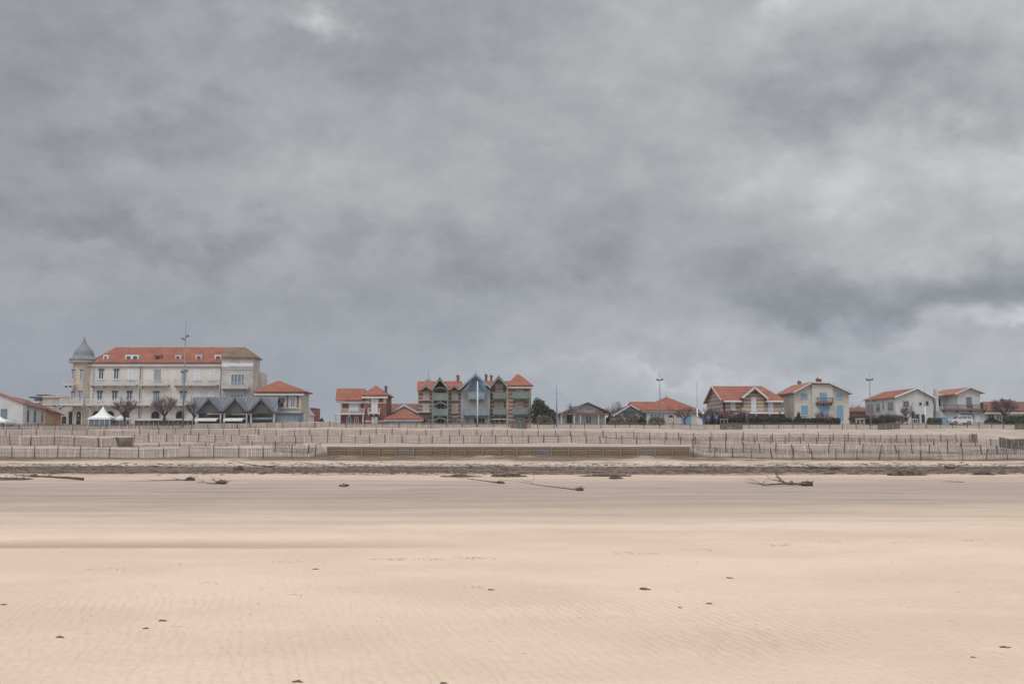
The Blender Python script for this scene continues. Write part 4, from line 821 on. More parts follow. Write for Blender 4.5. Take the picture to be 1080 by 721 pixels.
def right_villas():
    h = House('villa with orange brick and cream bands, white shutters and white balcony above the dark hedge', 160, 795, 'villa', 'banded_villa')
    x0, x1 = h.x(763), h.x(824); D = 13.5; ze, zr = h.z(420.8), h.z(404.8); zb = h.zb; Y = h.Y
    mb = MB(); mb.box(x0, x1, Y, Y+D, zb, ze); h.part(mb, 'wall', 'band_or')
    mb = MB(); mb.prism([(x0-.03, Y, zb), (x0-.03, Y+D, zb), (x0-.03, Y+D, ze), (x0-.03, Y+D/2, zr-.25), (x0-.03, Y, ze)], (.3, 0, 0)); h.part(mb, 'side_gable', 'band_pink', 'faded banded left gable end')
    h.slab([[(x0-.5, Y-.8, ze-.15), (x1+.6, Y-.8, ze-.15), (x1-1.4, Y+D/2, zr), (x0-.5, Y+D/2, zr)], [(x0-.5, Y+D/2, zr), (x1-1.4, Y+D/2, zr), (x1+.6, Y+D+.6, ze-.15), (x0-.5, Y+D+.6, ze-.15)]], 'tile')
    mb = MB(); mb.beam((x0-.55, Y-.8, ze-.2), (x0-.55, Y+D/2, zr-.05), .08, .28); mb.beam((x0-.55, Y+D/2, zr-.05), (x0-.55, Y+D+.6, ze-.2), .08, .28); h.part(mb, 'bargeboard', 'trim')
    h.cornice(762.5, 782, 422.3, 0, .25, .85, 'whitep', 'eaves_board'); h.cornice(806, 825, 422.3, 0, .25, .85, 'whitep', 'eaves_board')
    h.poly([(783,None),(804.5,None),(804.5,420),(793.6,411),(783,420)], -1.1, .6, 'band_or', 'gable_wall')
    h.slab([[h.p(780,419.6,-1.9), h.p(793.5,408.8,-1.9), h.p(793.5,408.8,4.5), h.p(780,419.6,4.5)], [h.p(793.5,408.8,-1.9), h.p(807.2,420.4,-1.9), h.p(807.2,420.4,4.5), h.p(793.5,408.8,4.5)]], 'tile', 'gable_roof', .14)
    h.verge([(780,420),(793.5,409.1),(807.2,420.8)], -1.95, 'trim', .09, .34)
    h.poly([(788.5,415.6),(798.6,415.6),(793.5,411.8)], -1.16, -1.103, 'brick', 'gable_panel')
    h.win(790.6, 795.6, 418.6, 434, -1.1, 'shut', sill=False); h.win(770.6, 775.6, 424, 432, 0, 'shut'); h.win(810, 815.4, 424, 434, 0, 'shut', sill=False)
    h.balcony(779.5, 823, 430.4, 436.4, -1.1, 1.1, 'whitep', 'trim', gap=.2); h.wall(779, 824, 436.6, None, -1.5, -.003, 'brickwall', 'lower_storey'); h.win(768, 776, 437, 443, 0, 'glass', 1)
    h.chimney(829.2, 830.8, 417, 420, 2, 'brick') if False else None
    # cream villa, front gable, left side visible
    h = House('large cream villa with a broad front gable, bright blue shutters and orange roof', 160, 865, 'villa', 'blue_shuttered_villa')
    D = 10.5; xl, xr = h.x(838), h.x(895.5); Y = h.Y; zb = h.zb; zel, zer, zt = h.z(413), h.z(414.6), h.z(403.4)
    pts = [(838,None),(895.5,None),(895.5,414.2),(874,404.6),(855,404.0),(838,412.6)]
    h.poly(pts, 0, D, 'cream'); h.wall(856, 878.5, 405.2, None, -.35, -.003, 'cream', 'central_bay')
    mb = MB(); mb.box(xl-.05, xl-.003, Y+.02, Y+D, zb, h.z(414)); h.part(mb, 'side_wall', 'stonew', 'darker rough left side wall' if False else None)
    p = lambda a, b, d: h.p(a, b, d)
    h.slab([[p(835.4,413.6,-.8), p(856,402.6,-.8), p(856,402.6,D+.4), p(835.4,413.6,D+.4)], [p(856,402.6,-.8), p(874,403.2,-.8), p(874,403.2,D+.4), p(856,402.6,D+.4)], [p(874,403.2,-.8), p(898.4,414.8,-.8), p(898.4,414.8,D+.4), p(874,403.2,D+.4)]], 'tilep', t=.14)
    h.verge([(835.4,414.2),(856,403.3),(874,403.9),(898.4,415.4)], -.84, 'trim', .08, .2)
    h.chimney(842.4, 845.2, 402.2, 411, 8, 'brick'); h.chimney(847, 848.6, 406, 410, 8.5, 'brick'); h.chimney(862, 866.5, 399.6, 403, 1.2, 'brick')
    for a, b, c, d in ((845,852,414.6,419.8),(882,888.4,414.8,419.8),(845,852,427.2,437.4)): h.win(a, b, c, d, 0, 'shutb')
    h.win(882.4, 889, 427.2, 443.4, 0, 'shutb', sill=False); h.win(864, 871.4, 414, 424, -.35, 'shutb', sill=False); h.win(863.4, 873.6, 426.4, 437.6, -.35, 'shutb', sill=False)
    h.balcony(859.6, 876.2, 419.4, 425.4, -.35, .9, 'brickwall', 'steeld')
    h.wall(838.4, 895.2, 423.2, 423.8, -.06, -.003, 'trim', 'string_course')
    h = House('low red brick outbuilding between the blue shuttered villa and the white gabled house', 166, 905, 'outbuilding', 'brick_outbuilding')
    h.wall(895, 913, 433, None, 0, 5, 'brickwall'); h.slab([[h.p(894,433.4,-.4), h.p(914,433.4,-.4), h.q(914,429.6,2.5), h.q(894,429.6,2.5)], [h.q(894,429.6,2.5), h.q(914,429.6,2.5), h.p(914,433.4,5.4), h.p(894,433.4,5.4)]], 'tile2'); h.win(900, 904, 436, 440, 0, 'dark', 0, sill=False)
    # white gabled house with long left side
    h = House('white gabled house with an orange roof and a long windowed left side behind bare hedges', 158, 958, 'house', 'white_house')
    D = 13.5; Y = h.Y; h.poly([(944.3,None),(984,None),(984,418.6),(967,409.8),(944.3,418)], 0, D, 'white')
    h.slab([[h.p(942.6,418.6,-.5), h.p(967,409,-.5), h.p(967,409,D+.3), h.p(942.6,418.6,D+.3)], [h.p(967,409,-.5), h.p(985.4,418.9,-.5), h.p(985.4,418.9,D+.3), h.p(967,409,D+.3)]], 'tile', t=.12); h.verge([(942.6,418.9),(967,409.3),(985.4,419.2)], -.54, 'whitep', .06, .2)
    xl = h.x(944.3)
    for f0, f1, z0, z1, mm in ((.04,.24,422.5,433,'pale'),(.34,.40,421,431,'glass'),(.46,.62,422.5,433,'pale'),(.68,.95,422.5,433,'pale')):
        mb = MB(); mb.box(xl-.06, xl-.003, Y+D*f0, Y+D*f1, h.z(z1), h.z(z0)); o = h.part(mb, 'window', 'trim'); g = MB(); g.box(xl-.08, xl-.062, Y+D*f0+.15, Y+D*f1-.15, h.z(z1)+.12, h.z(z0)-.12); h.part(g, 'pane', 'glassb' if mm == 'pale' else 'glass', parent=o)
    h.win(952.2, 958.8, 422.4, 429.6, 0, 'glass', 1, 'beige'); h.win(969.4, 972, 424, 427.4, 0, 'dark', 0, 'greyw', sill=False); h.win(976.4, 979.4, 422.6, 427.6, 0, 'dark', 0, 'greyw', sill=False)
    h.win(960.4, 969, 436.4, 446, 0, 'dark', 1, 'bluew', sill=False); h.win(971, 976, 436.6, 446, 0, 'dark', 0, 'bluew', sill=False); h.wall(969.2, 970.8, 436, None, -.2, -.02, 'cream', 'pillar')
    # two storey house with balcony, garage
    h = House('two storey white house with a railed balcony, round window and wide garage at the right', 157, 1012, 'house', 'balcony_house')
    D = 9.5; Y = h.Y; h.poly([(1010,None),(1034,None),(1034,413.2),(1022.4,409),(1010,413.8)], 0, D, 'white'); h.wall(991, 1010, 413.6, None, 4.5, D, 'white', 'recessed_wing'); h.wall(991, 1037, 432.8, None, -.5, 4.4, 'white', 'lower_storey')
    h.slab([[h.p(1006,415.4,-.6), h.p(1022.4,408.2,-.6), h.p(1022.4,408.2,D+.3), h.p(1006,415.4,D+.3)], [h.p(1022.4,408.2,-.6), h.p(1038,414.2,-.6), h.p(1038,414.2,D+.3), h.p(1022.4,408.2,D+.3)], [h.p(990,417.4,3.6), h.p(1006,415.4,3.6), h.p(1010,412,D+.3), h.p(992,412.6,D+.3)]], 'tilep', t=.12)
    h.verge([(1006,415.7),(1022.4,408.5),(1038,414.5)], -.64, 'trim', .06, .2)
    h.win(1019.4, 1024.8, 418.6, 429.6, 0, 'pale', 1, 'steeld', sill=False); h.balcony(991.6, 1036.6, 427, 433, .1, 1.4, 'brickwall', 'steeld', gap=.13)
    h.win(1002.6, 1004.8, 419.4, 427.4, 4.5, 'dark', 0, 'steeld', sill=False); mb = MB(); c = h.p(997,422,4.42); mb.tube([c, c+Vector((0,.06,0))], .30, 16); h.part(mb, 'round_window', 'dark')
    h.wall(991.5, 994.4, 409.6, None, 1.5, 2.3, 'white', 'chimney')
    h.wall(983, 992, 417, None, 6, D+2, 'white', 'rear_wing'); h.win(1011.4, 1024.6, 436.2, 444.8, -.5, 'pale', 3, 'steeld', sill=False, label='wide garage window'); h.win(1027, 1031, 437.6, 445.6, -.5, 'shut', sill=False)
    h = House('low house with a long red brown roof behind the rightmost bare tree', 165, 1062, 'house', 'red_roofed_house')
    h.wall(1036, 1100, 433, None, 0, 8, 'beige'); h.slab([[h.p(1034,432.8,-.8), h.p(1102,432.8,-.8), h.q(1098,423.4,4), h.q(1037,423.4,4)], [h.q(1037,423.4,4), h.q(1098,423.4,4), h.p(1102,432.8,8.6), h.p(1034,432.8,8.6)]], 'tile2'); h.cornice(1035, 1101, 434.4, 0, .3, .7, 'trim', 'eaves_board')
    h.chimney(1056, 1061, 421.2, 425, 4, 'brick'); h.chimney(1064, 1068, 422.2, 425, 4, 'brick'); h.win(1041, 1048, 436, 446, 0, 'dark', 1, 'trim', sill=False); h.win(1050, 1056, 437, 444, 0, 'glass', 1, 'trim')
right_villas()

# ---------------------------------------------------------------- trees, shrubs, hedges
def bare_tree(px, base, top, wpx, Y, label, m='twig', trunk=.16, seed=0, name='bare_tree', forks=5, tfrac=.28, twigs=5):
    rnd = random.Random(seed); x = XX(px, Y); zb = gz0(x, Y)-.1; H = ZZ(top, Y)-zb; W = wpx*1.16/FPX*Y/2; root = thing(name, (x, Y, zb), label, 'tree' if 'tree' in name else 'shrub', 'bare winter trees and shrubs')
    t = MB(); c = MB(); th = H*tfrac; bend = Vector((rnd.uniform(-.12,.12), rnd.uniform(-.1,.1), 0))
    P0 = Vector((x, Y, zb)); P1 = P0+Vector((0,0,th*.5))+bend; P2 = P0+Vector((0,0,th))+bend*1.4
    t.tube([P0, P1, P2], [trunk*1.25, trunk, trunk*.95], 8); cen = P0+Vector((0,0,th+(H-th)*.5))
    def env(d):       # distance from the fork to the crown's edge along d
        return 1/math.sqrt((d.x/W)**2+(d.y/W)**2+(max(d.z,0)/(H-th))**2+(min(d.z,0)/(H*.2))**2)
    for k in range(forks):
        a = 2*math.pi*(k+rnd.uniform(-.3,.3))/forks; d = Vector((math.cos(a)*rnd.uniform(.5,1.1), math.sin(a)*rnd.uniform(.5,1.1), rnd.uniform(.35,1.2))).normalized()
        L = env(d)*rnd.uniform(.5,.62); q = P2+d*L+Vector((0,0,L*.05)); t.tube([P2-Vector((0,0,.1)), P2.lerp(q,.5)+Vector((rnd.uniform(-.1,.1),rnd.uniform(-.1,.1),-.03*L)), q], [trunk*.6, trunk*.48, trunk*.3], 6)
        for j in range(5):
            s = P2.lerp(q, rnd.uniform(.35,1)); e = (d+Vector((rnd.gauss(0,.55), rnd.gauss(0,.55), rnd.uniform(-.1,.7)))).normalized(); l2 = max(.3, env(e)*rnd.uniform(.85,1.02)-(s-P2).length*.85); r = s+e*l2*.6
            c.tube([s, r], [trunk*.22, trunk*.10], 4, False)
            for i in range(twigs+5):
                s2 = s.lerp(r, rnd.uniform(.3,1)); e2 = (e+Vector((rnd.gauss(0,.6), rnd.gauss(0,.6), rnd.gauss(.15,.5)))).normalized(); r2 = s2+e2*l2*rnd.uniform(.3,.62); c.tube([s2, s2.lerp(r2,.5)+Vector((0,0,rnd.uniform(-.05,.05))), r2], [trunk*.085, trunk*.06, .008], 3, False)
                for _ in range(twigs-2):
                    s3 = s2.lerp(r2, rnd.uniform(.3,1)); e3 = (e2+Vector((rnd.gauss(0,.6), rnd.gauss(0,.6), rnd.gauss(.2,.5)))).normalized(); c.tube([s3, s3+e3*l2*rnd.uniform(.14,.34)], [.018, .007], 3, False)
    t.build('trunk', M['bark'], root); c.build('crown', M[m], root); return root
def bush(px0, px1, top, Y, label, m='olive', seed=0, depth=1.6, name='shrub', cat='shrub', n=None, leaf=.11, base=None, lobes=7, group='shrubs behind the dune fences', shape='dome', box=False):
    rnd = random.Random(seed); x0, x1 = XX(px0, Y), XX(px1, Y); xc = (x0+x1)/2; zb = gz0(xc, Y)-.1; zt = ZZ(top, Y); H = zt-zb; W = (x1-x0)/2
    root = thing(name, (xc, Y, zb), label, cat, group); f = MB(); L = []
    for k in range(lobes):
        if box: u = -1+2*(k+.5)/lobes; L.append((xc+u*W*(1-.5/lobes), Y+rnd.uniform(-.1,.1), zb+H*.5, W/lobes*1.25, depth*.5, H*.5*rnd.uniform(.88,1.04)))
        elif shape == 'slope':
            u = -.95+1.9*(k+.5)/lobes; hh = (1-.36*(u+.5)) if u > -.6 else .80; L.append((xc+u*W*.85, Y+rnd.uniform(-.3,.3)*depth, zb+H*hh*.5, W*.26, depth*.5, H*hh*.52*rnd.uniform(.85,1.05)))
        elif shape == 'pine':
            u = rnd.uniform(-1,1); hh = rnd.uniform(.25,.9)*(1-.45*abs(u)); L.append((xc+u*W*.75, Y+rnd.uniform(-.5,.5)*depth, zb+H*hh, W*rnd.uniform(.28,.42), depth*.45, H*rnd.uniform(.12,.2)))
        else:
            u = -.85+1.7*(k+rnd.uniform(.2,.8))/lobes; hh = rnd.uniform(.6,1)*math.sqrt(max(.12, 1-u*u*.8)); L.append((xc+u*W*.8, Y+rnd.uniform(-.35,.35)*depth, zb+H*hh*.5, W*rnd.uniform(.9,1.6)/lobes*1.5, depth*.5, H*hh*.52))
    if shape == 'pine': L.append((xc-W*.1, Y, zb+H*.8, W*.35, depth*.4, H*.2)); L.append((xc, Y, zb+H*.4, W*.75, depth*.6, H*.38))
    n = n or int(600+260*W*H)
    for i in range(n):
        c = L[rnd.randrange(len(L))]; d = Vector((rnd.gauss(0,1), rnd.gauss(0,1), rnd.gauss(0,1))).normalized(); rr = rnd.uniform(.45,1.08)**.6
        p = Vector((c[0]+d.x*c[3]*rr, c[1]+d.y*c[4]*rr, c[2]+d.z*c[5]*rr))
        if p.z < zb: p.z = zb+rnd.uniform(0,.2)
        u = Vector((rnd.gauss(0,1), rnd.gauss(0,1), rnd.gauss(0,.7))).normalized(); w = u.cross(Vector((rnd.gauss(0,1), rnd.gauss(0,1), rnd.gauss(0,1)))).normalized(); a = leaf*rnd.uniform(.6,1.7)
        f.face([p-u*a, p+w*a*.55, p+u*a, p-w*a*.55])
    f.build('foliage', M[m], root); s = MB()
    for k in range(max(3, int(W*1.5))):
        q = Vector((xc+rnd.uniform(-.7,.7)*W, Y+rnd.uniform(-.2,.2), zb)); e = q+Vector((rnd.uniform(-.3,.3), 0, H*rnd.uniform(.5,.8))); s.tube([q, (q+e)/2+Vector((rnd.uniform(-.1,.1),0,0)), e], [.05, .035, .015], 5)
    s.build('stem', M['bark'], root); return root
bare_tree(132.5,447,414.5,27,152.4,'bushy bare tree in front of the hotel, left of the other two',seed=1,trunk=.2)
bare_tree(172.5,447,414,34,152,'broad pollarded bare tree in front of the middle of the hotel',seed=2,trunk=.2,forks=6,tfrac=.3)
bare_tree(205.5,447,415,22,155.5,'bare tree half hidden behind the left end of the grey market pavilion',seed=3,trunk=.16)
bare_tree(722,447,426,20,152.6,'small bare tree in front of the blue doors of the hipped cream house','twigr',seed=4,trunk=.11)
bare_tree(753,447,426,20,154,'bare reddish tree between the hipped cream house and the banded villa','twigr',seed=5,trunk=.12,name='bare_tree')
bare_tree(741,447,429,14,156,'thin bare tree just right of the thick white flagpole','twigr',seed=6,trunk=.09)
bare_tree(768,447,430,18,153.5,'bare tree against the left gable end of the banded villa','twigr',seed=7,trunk=.12)
bare_tree(1060,447,420,36,155,'wide reddish bare tree in front of the red roofed house at the right','twigr',seed=8,trunk=.17,forks=7,tfrac=.35,twigs=6)
bare_tree(956,447,426,16,153.5,'small bare tree in front of the white gabled house','twig',seed=9,trunk=.08)
bare_tree(648,440,421,22,170,'faint bare tree rising behind the small dark gabled house','twig',seed=10,trunk=.14)
bare_tree(603,440,424,16,172,'faint bare tree rising behind the low white boarded house, left','twig',seed=11,trunk=.12)
bare_tree(903,440,421,18,176,'faint bare tree behind the low brick outbuilding','twig',seed=12,trunk=.14)
bare_tree(868,447,433,24,153.6,'low bare twiggy shrub in front of the blue shuttered villa door','twigr',seed=13,trunk=.07,name='bare_shrub',tfrac=.1)
for i, (px, w, t) in enumerate(((784,20,432),(918,20,436),(934,22,435),(950,18,436.5),(903,16,434),(776,18,436),(940,16,437))):
    bare_tree(px,447,t,w,154.2+.15*i,['tangled bare shrub against the left foot of the banded villa','bare brown shrub at the left foot of the white gabled house','bare brown shrub in the middle of the row below the white gabled house','bare brown shrub at the front corner of the white gabled house','bare brown shrub in front of the low brick outbuilding','low tangled shrub by the wooden rail near the blue signs','low bare shrub in front of the brown shrubs by the white gabled house'][i],'twigr' if i%2 else 'twig',seed=30+i,trunk=.06,name='bare_shrub',tfrac=.08,forks=8)
bush(559,588,418.5,156.5,'tall dark windswept pine bush right of the long villa','pine',1,2.2,'pine_bush','tree',leaf=.16,lobes=8,shape='slope',n=3800)
bush(563,585,435.4,153.6,'rounded olive shrub in front of the dark pine bush','olive',2,1.3)
bush(641,661,435,153.4,'olive shrub in front of the small dark gabled house, left one','olive',3,1.3)
bush(657,676,434,153.8,'olive shrub in front of the small dark gabled house, right one','olive',4,1.3)
bush(672,682,437.8,153.2,'dark green round shrub between the olive shrubs and the cream house','leafd',5,1.1)
bush(681,704,437,153.0,'low olive and grey shrub below the white front of the hipped cream house','olive',6,1.2)
bush(738,768,431,155.6,'dense brown brushwood behind the two blue signs','twigr',27,1.6,n=2600,leaf=.09,lobes=9)
bush(742,766,438,154.6,'low dark green shrub at the foot of the brown brushwood','leafd',7,1.4)
bush(766,836,440.2,153.6,'long dark clipped hedge below the white balcony of the banded villa','leafd',8,1.4,'hedge','hedge',lobes=14,box=True,n=5200)
bush(836,886,440.4,153.8,'long dark clipped hedge below the blue shuttered villa','leafd',9,1.4,'hedge','hedge',lobes=11,box=True,n=4200)
bush(820,828,431.8,155.5,'small dark conifer at the right end of the white balcony','leafd',10,1,'shrub')
bush(838,846,433,155.5,'dark shrub at the left corner of the blue shuttered villa','leafd',11,1,'shrub')
bush(760,778,437.5,154.4,'dark green shrub in front of the tangled twigs left of the banded villa','leafd',12,1,'shrub')
bush(912,944,441,152.8,'low dark hedge along the foot of the white gabled house','leafd',13,1.2,'hedge','hedge',lobes=8,box=True,n=2600)
bush(977,996,440.4,153,'low green hedge between the thick white pole and the blue bin','leaf',14,1.2,'hedge','hedge',lobes=5,box=True,n=1800)
bush(1057,1088,437.6,152.8,'bright green clipped hedge at the right frame edge','leaf',15,1.4,'hedge','hedge',lobes=6,box=True,n=2600)
bush(1036,1056,439.4,155,'dark shrub at the garage side of the red roofed house','leafd',16,1.3)
bush(336,343,440.4,162,'small dark tree top showing between the brick block and the brick villa','leafd',17,1.5,'shrub','shrub',leaf=.12)
bush(636,650,437,158,'dark shrub at the right corner of the low white boarded house','leafd',18,1.4)

# ---------------------------------------------------------------- masts, flagpoles, signs
def mast(px, Y, top, label, r=.085, floods=((.79,1),(.82,-1)), arms=False, m='steel', name='lamp_mast', cat='mast'):
    x = XX(px, Y, 445); z0 = gz0(x, Y); z1 = ZZ(top, Y); H = z1-z0; root = thing(name, (x, Y, z0), label, cat)
    mb = MB(); mb.tube([(x,Y,z0-.3),(x,Y,z0+H*.4),(x,Y,z0+H*.8)], [r*1.3, r, r*.65], 10); mb.build('pole', M[m], root, True)
    mb = MB(); mb.tube([(x,Y,z0+H*.8),(x,Y,z1)], [r*.35, .02], 6); mb.build('spike', M[m], root)
    mb = MB(); mb.box(x-.22, x+.22, Y-.22, Y+.22, z0-.1, z0+.06); mb.build('base_plate', M['steeld'], root)
    for f, s in floods:
        z = z0+H*f; mb = MB(); mb.prism([(x+s*.12,Y-.12,z-.12),(x+s*.52,Y-.18,z+.02),(x+s*.50,Y-.18,z+.26),(x+s*.12,Y-.12,z+.12)], (0,.3,0)); mb.beam((x,Y,z),(x+s*.14,Y,z),.06,.06); mb.build('floodlight', M['steeld'], root)
    if arms: mb = MB(); z = z0+H*.78; mb.tube([(x-.9,Y,z),(x+.9,Y,z)], .018, 5); mb.build('crossbar', M[m], root)
    return root
mast(192.8,149,333.5,'tallest lamp mast, in front of the hotel',.11,((.79,-1),(.815,1),(.49,-1),(.50,1)))
mast(587.2,149.5,404,'slim mast with a thin crossbar, left of the low white boarded house',.10,(),True)
mast(696.4,151,393.5,'lamp mast in front of the hipped cream house',.085,((.865,-1),(.87,1)))
mast(918.6,151,392.5,'lamp mast left of the white gabled house',.085,((.85,-1),(.855,1)))
def flagpole(px, Y, top, thick, label):
    x = XX(px, Y, 448); z0 = gz(x, Y); root = thing('flagpole', (x, Y, z0), label, 'flagpole', 'white flagpoles along the dune edge'); zt = ZZ(thick, Y); z1 = ZZ(top, Y)
    mb = MB(); mb.tube([(x,Y,z0-.3),(x,Y,zt)], [.095, .08], 10); mb.build('pole', M['whitep'], root, True)
    mb = MB(); mb.tube([(x,Y,zt),(x,Y,z1-.1)], [.035, .018], 6); mb.build('upper_pole', M['steel'], root); mb = MB(); mb.blob((x,Y,z1),(.06,.06,.06),0,8,5,0); mb.build('finial', M['whitep'], root)
    mb = MB(); mb.beam((x-.12,Y-.1,z0+1.3),(x+.12,Y-.1,z0+1.3),.05,.05); mb.build('cleat', M['steeld'], root)
flagpole(503.6,147.8,396,402,'tall white flagpole in front of the blue middle gable of the long villa')
flagpole(735.6,150,401,430.5,'white flagpole with a thin top at the right corner of the hipped cream house')
flagpole(976.3,148.5,405,428.6,'white flagpole with a thin top in front of the white gabled house')
def street_sign(px, Y, top, label, kind):
    x = XX(px, Y, 442); z0 = gz0(x, Y); z1 = ZZ(top, Y); root = thing('sign' if kind == 'sign' else 'street_lamp', (x, Y, z0), label, 'sign' if kind == 'sign' else 'street lamp')
    mb = MB(); mb.tube([(x,Y,z0-.2),(x,Y,z1)], .035, 8); mb.build('pole', M['steel'], root)
    if kind == 'sign':
        mb = MB(); mb.box(x-.3, x+.3, Y-.06, Y-.036, z1-.75, z1); mb.build('panel', M['blued'], root); mb = MB(); mb.box(x-.10, x+.10, Y-.08, Y-.062, z1-.5, z1-.24); mb.build('white_square', M['steel'], root)
    else: mb = MB(); mb.blob((x,Y,z1+.16),(.2,.2,.2),0,12,8,0); mb.build('globe', M['canvas'], root, True); mb = MB(); mb.tube([(x,Y,z1-.06),(x,Y,z1+.02)], [.06,.12], 8); mb.build('collar', M['steeld'], root)
street_sign(741.6,153,436.5,'small street lamp with a pale globe right of the white flagpole','lamp')
street_sign(747.2,152.8,437.5,'blue sign on a pole near the small globe lamp, left one','sign')
street_sign(755.4,152.6,436.8,'blue sign on a pole in front of the dark shrubs, right one','sign')
def rail(px0, px1, top, Y, label, m='timberp'):
    x0, x1 = XX(px0, Y, 443), XX(px1, Y, 443); z0 = gz0(x0, Y); z1 = ZZ(top, Y); root = thing('wooden_rail', ((x0+x1)/2, Y, z0), label, 'rail')
    mb = MB(); mb.box(x0-.08, x1+.08, Y-.09, Y+.09, z1-.13, z1); mb.build('top_beam', M[m], root)
    for k in range(3): c = x0+.05+(x1-x0-.1)*k/2; mb = MB(); mb.box(c-.06, c+.06, Y-.06, Y+.06, z0-.2, z1-.132); mb.build('post', M[m], root)
rail(759.5,767.5,441.4,151.5,'wooden rail frame with yellow brown beam in front of the dark hedge')
rail(902.6,911.6,441,151.5,'pale wooden rail frame in front of the brick outbuilding','beige')
rail(958.2,967.8,441.2,151.5,'pale wooden rail frame in front of the small bare tree by the white gabled house','beige')

# ---------------------------------------------------------------- tents and terrace
def tent(px0, px1, peak, eave, Y, label, group='white pagoda tents'):
    x0, x1 = XX(px0, Y, 440), XX(px1, Y, 440); c = (x0+x1)/2; w = (x1-x0)/2; z0 = gz0(c, Y); ze, zp = ZZ(eave, Y), ZZ(peak, Y); H = zp-ze; root = thing('pagoda_tent', (c, Y, z0), label, 'tent', group)
    mb = MB(); pr = [(1.0,0),(.80,.07),(.58,.19),(.38,.36),(.20,.60),(.08,.86),(.015,1)]; i = 0
    for r, f in pr:
        for sx, sy in ((-1,-1),(1,-1),(1,1),(-1,1)): mb.v.append(Vector((c+sx*w*r, Y+w*.8+sy*w*r*.8, ze+H*f)))
    for k in range(len(pr)-1):
        for q in range(4): z = (q+1)%4; mb.f.append((k*4+q, k*4+z, (k+1)*4+z, (k+1)*4+q))
    mb.build('canopy', M['canvas'], root); mb = MB()
    mb.box(c-w, c+w, Y-.03, Y-.005, ze-.28, ze-.002); mb.box(c-w-.03, c-w-.005, Y, Y+w*1.6, ze-.28, ze-.002); mb.box(c+w+.005, c+w+.03, Y, Y+w*1.6, ze-.28, ze-.002); mb.build('valance', M['canvas'], root)
    for sx in (-1, 1):
        for yy in (Y+.05, Y+w*1.6-.1): mb = MB(); mb.box(c+sx*(w-.08)-.04, c+sx*(w-.08)+.04, yy, yy+.08, z0-.2, ze-.003); mb.build('leg', M['whitep'], root)
    mb = MB(); mb.box(c-w*.9, c+w*.9, Y+.2, Y+.22, z0, ze-.3); mb.build('side_sheet', M['glassb'], root)
    mb = MB(); [mb.box(c+w*u-.03, c+w*u+.03, Y+.14, Y+.19, z0, ze-.3) for u in (-.45, .0, .45)]; mb.build('mullions', M['whitep'], root)
tent(92.6,116.4,427.8,440.2,151.6,'larger white pagoda tent with a pointed roof in front of the hotel arches')
tent(118,134,436,441.2,153.4,'smaller white pagoda tent right of the larger one, behind the bare tree')
tent(-16,6.5,438.5,443.6,152,'white tent corner cut by the left frame edge, below the white house')
def terrace():
    Y = 152.8; x0, x1 = XX(141, Y, 445), XX(204, Y, 445); z0 = gz0(x0, Y); root = thing('terrace_canopy', ((x0+x1)/2, Y, z0), 'long low terrace with thin white canopy and dark glazing below the hotel', 'terrace')
    zt = ZZ(441.2, Y); mb = MB(); mb.box(x0, x1, Y-.4, Y+3, zt-.12, zt); mb.box(x0, x1, Y-.44, Y-.405, zt-.3, zt-.01); mb.build('canopy', M['trim'], root)
    mb = MB(); mb.box(x0+.2, x1-.2, Y, Y+.03, z0, zt-.32); mb.build('glazing', M['darkboard'], root)
    n = 12
    for k in range(n+1): c = x0+.1+(x1-x0-.2)*k/n; mb = MB(); mb.box(c-.04, c+.04, Y-.1, Y-.02, z0-.1, zt-.31); mb.build('post', M['trim'], root)
terrace()

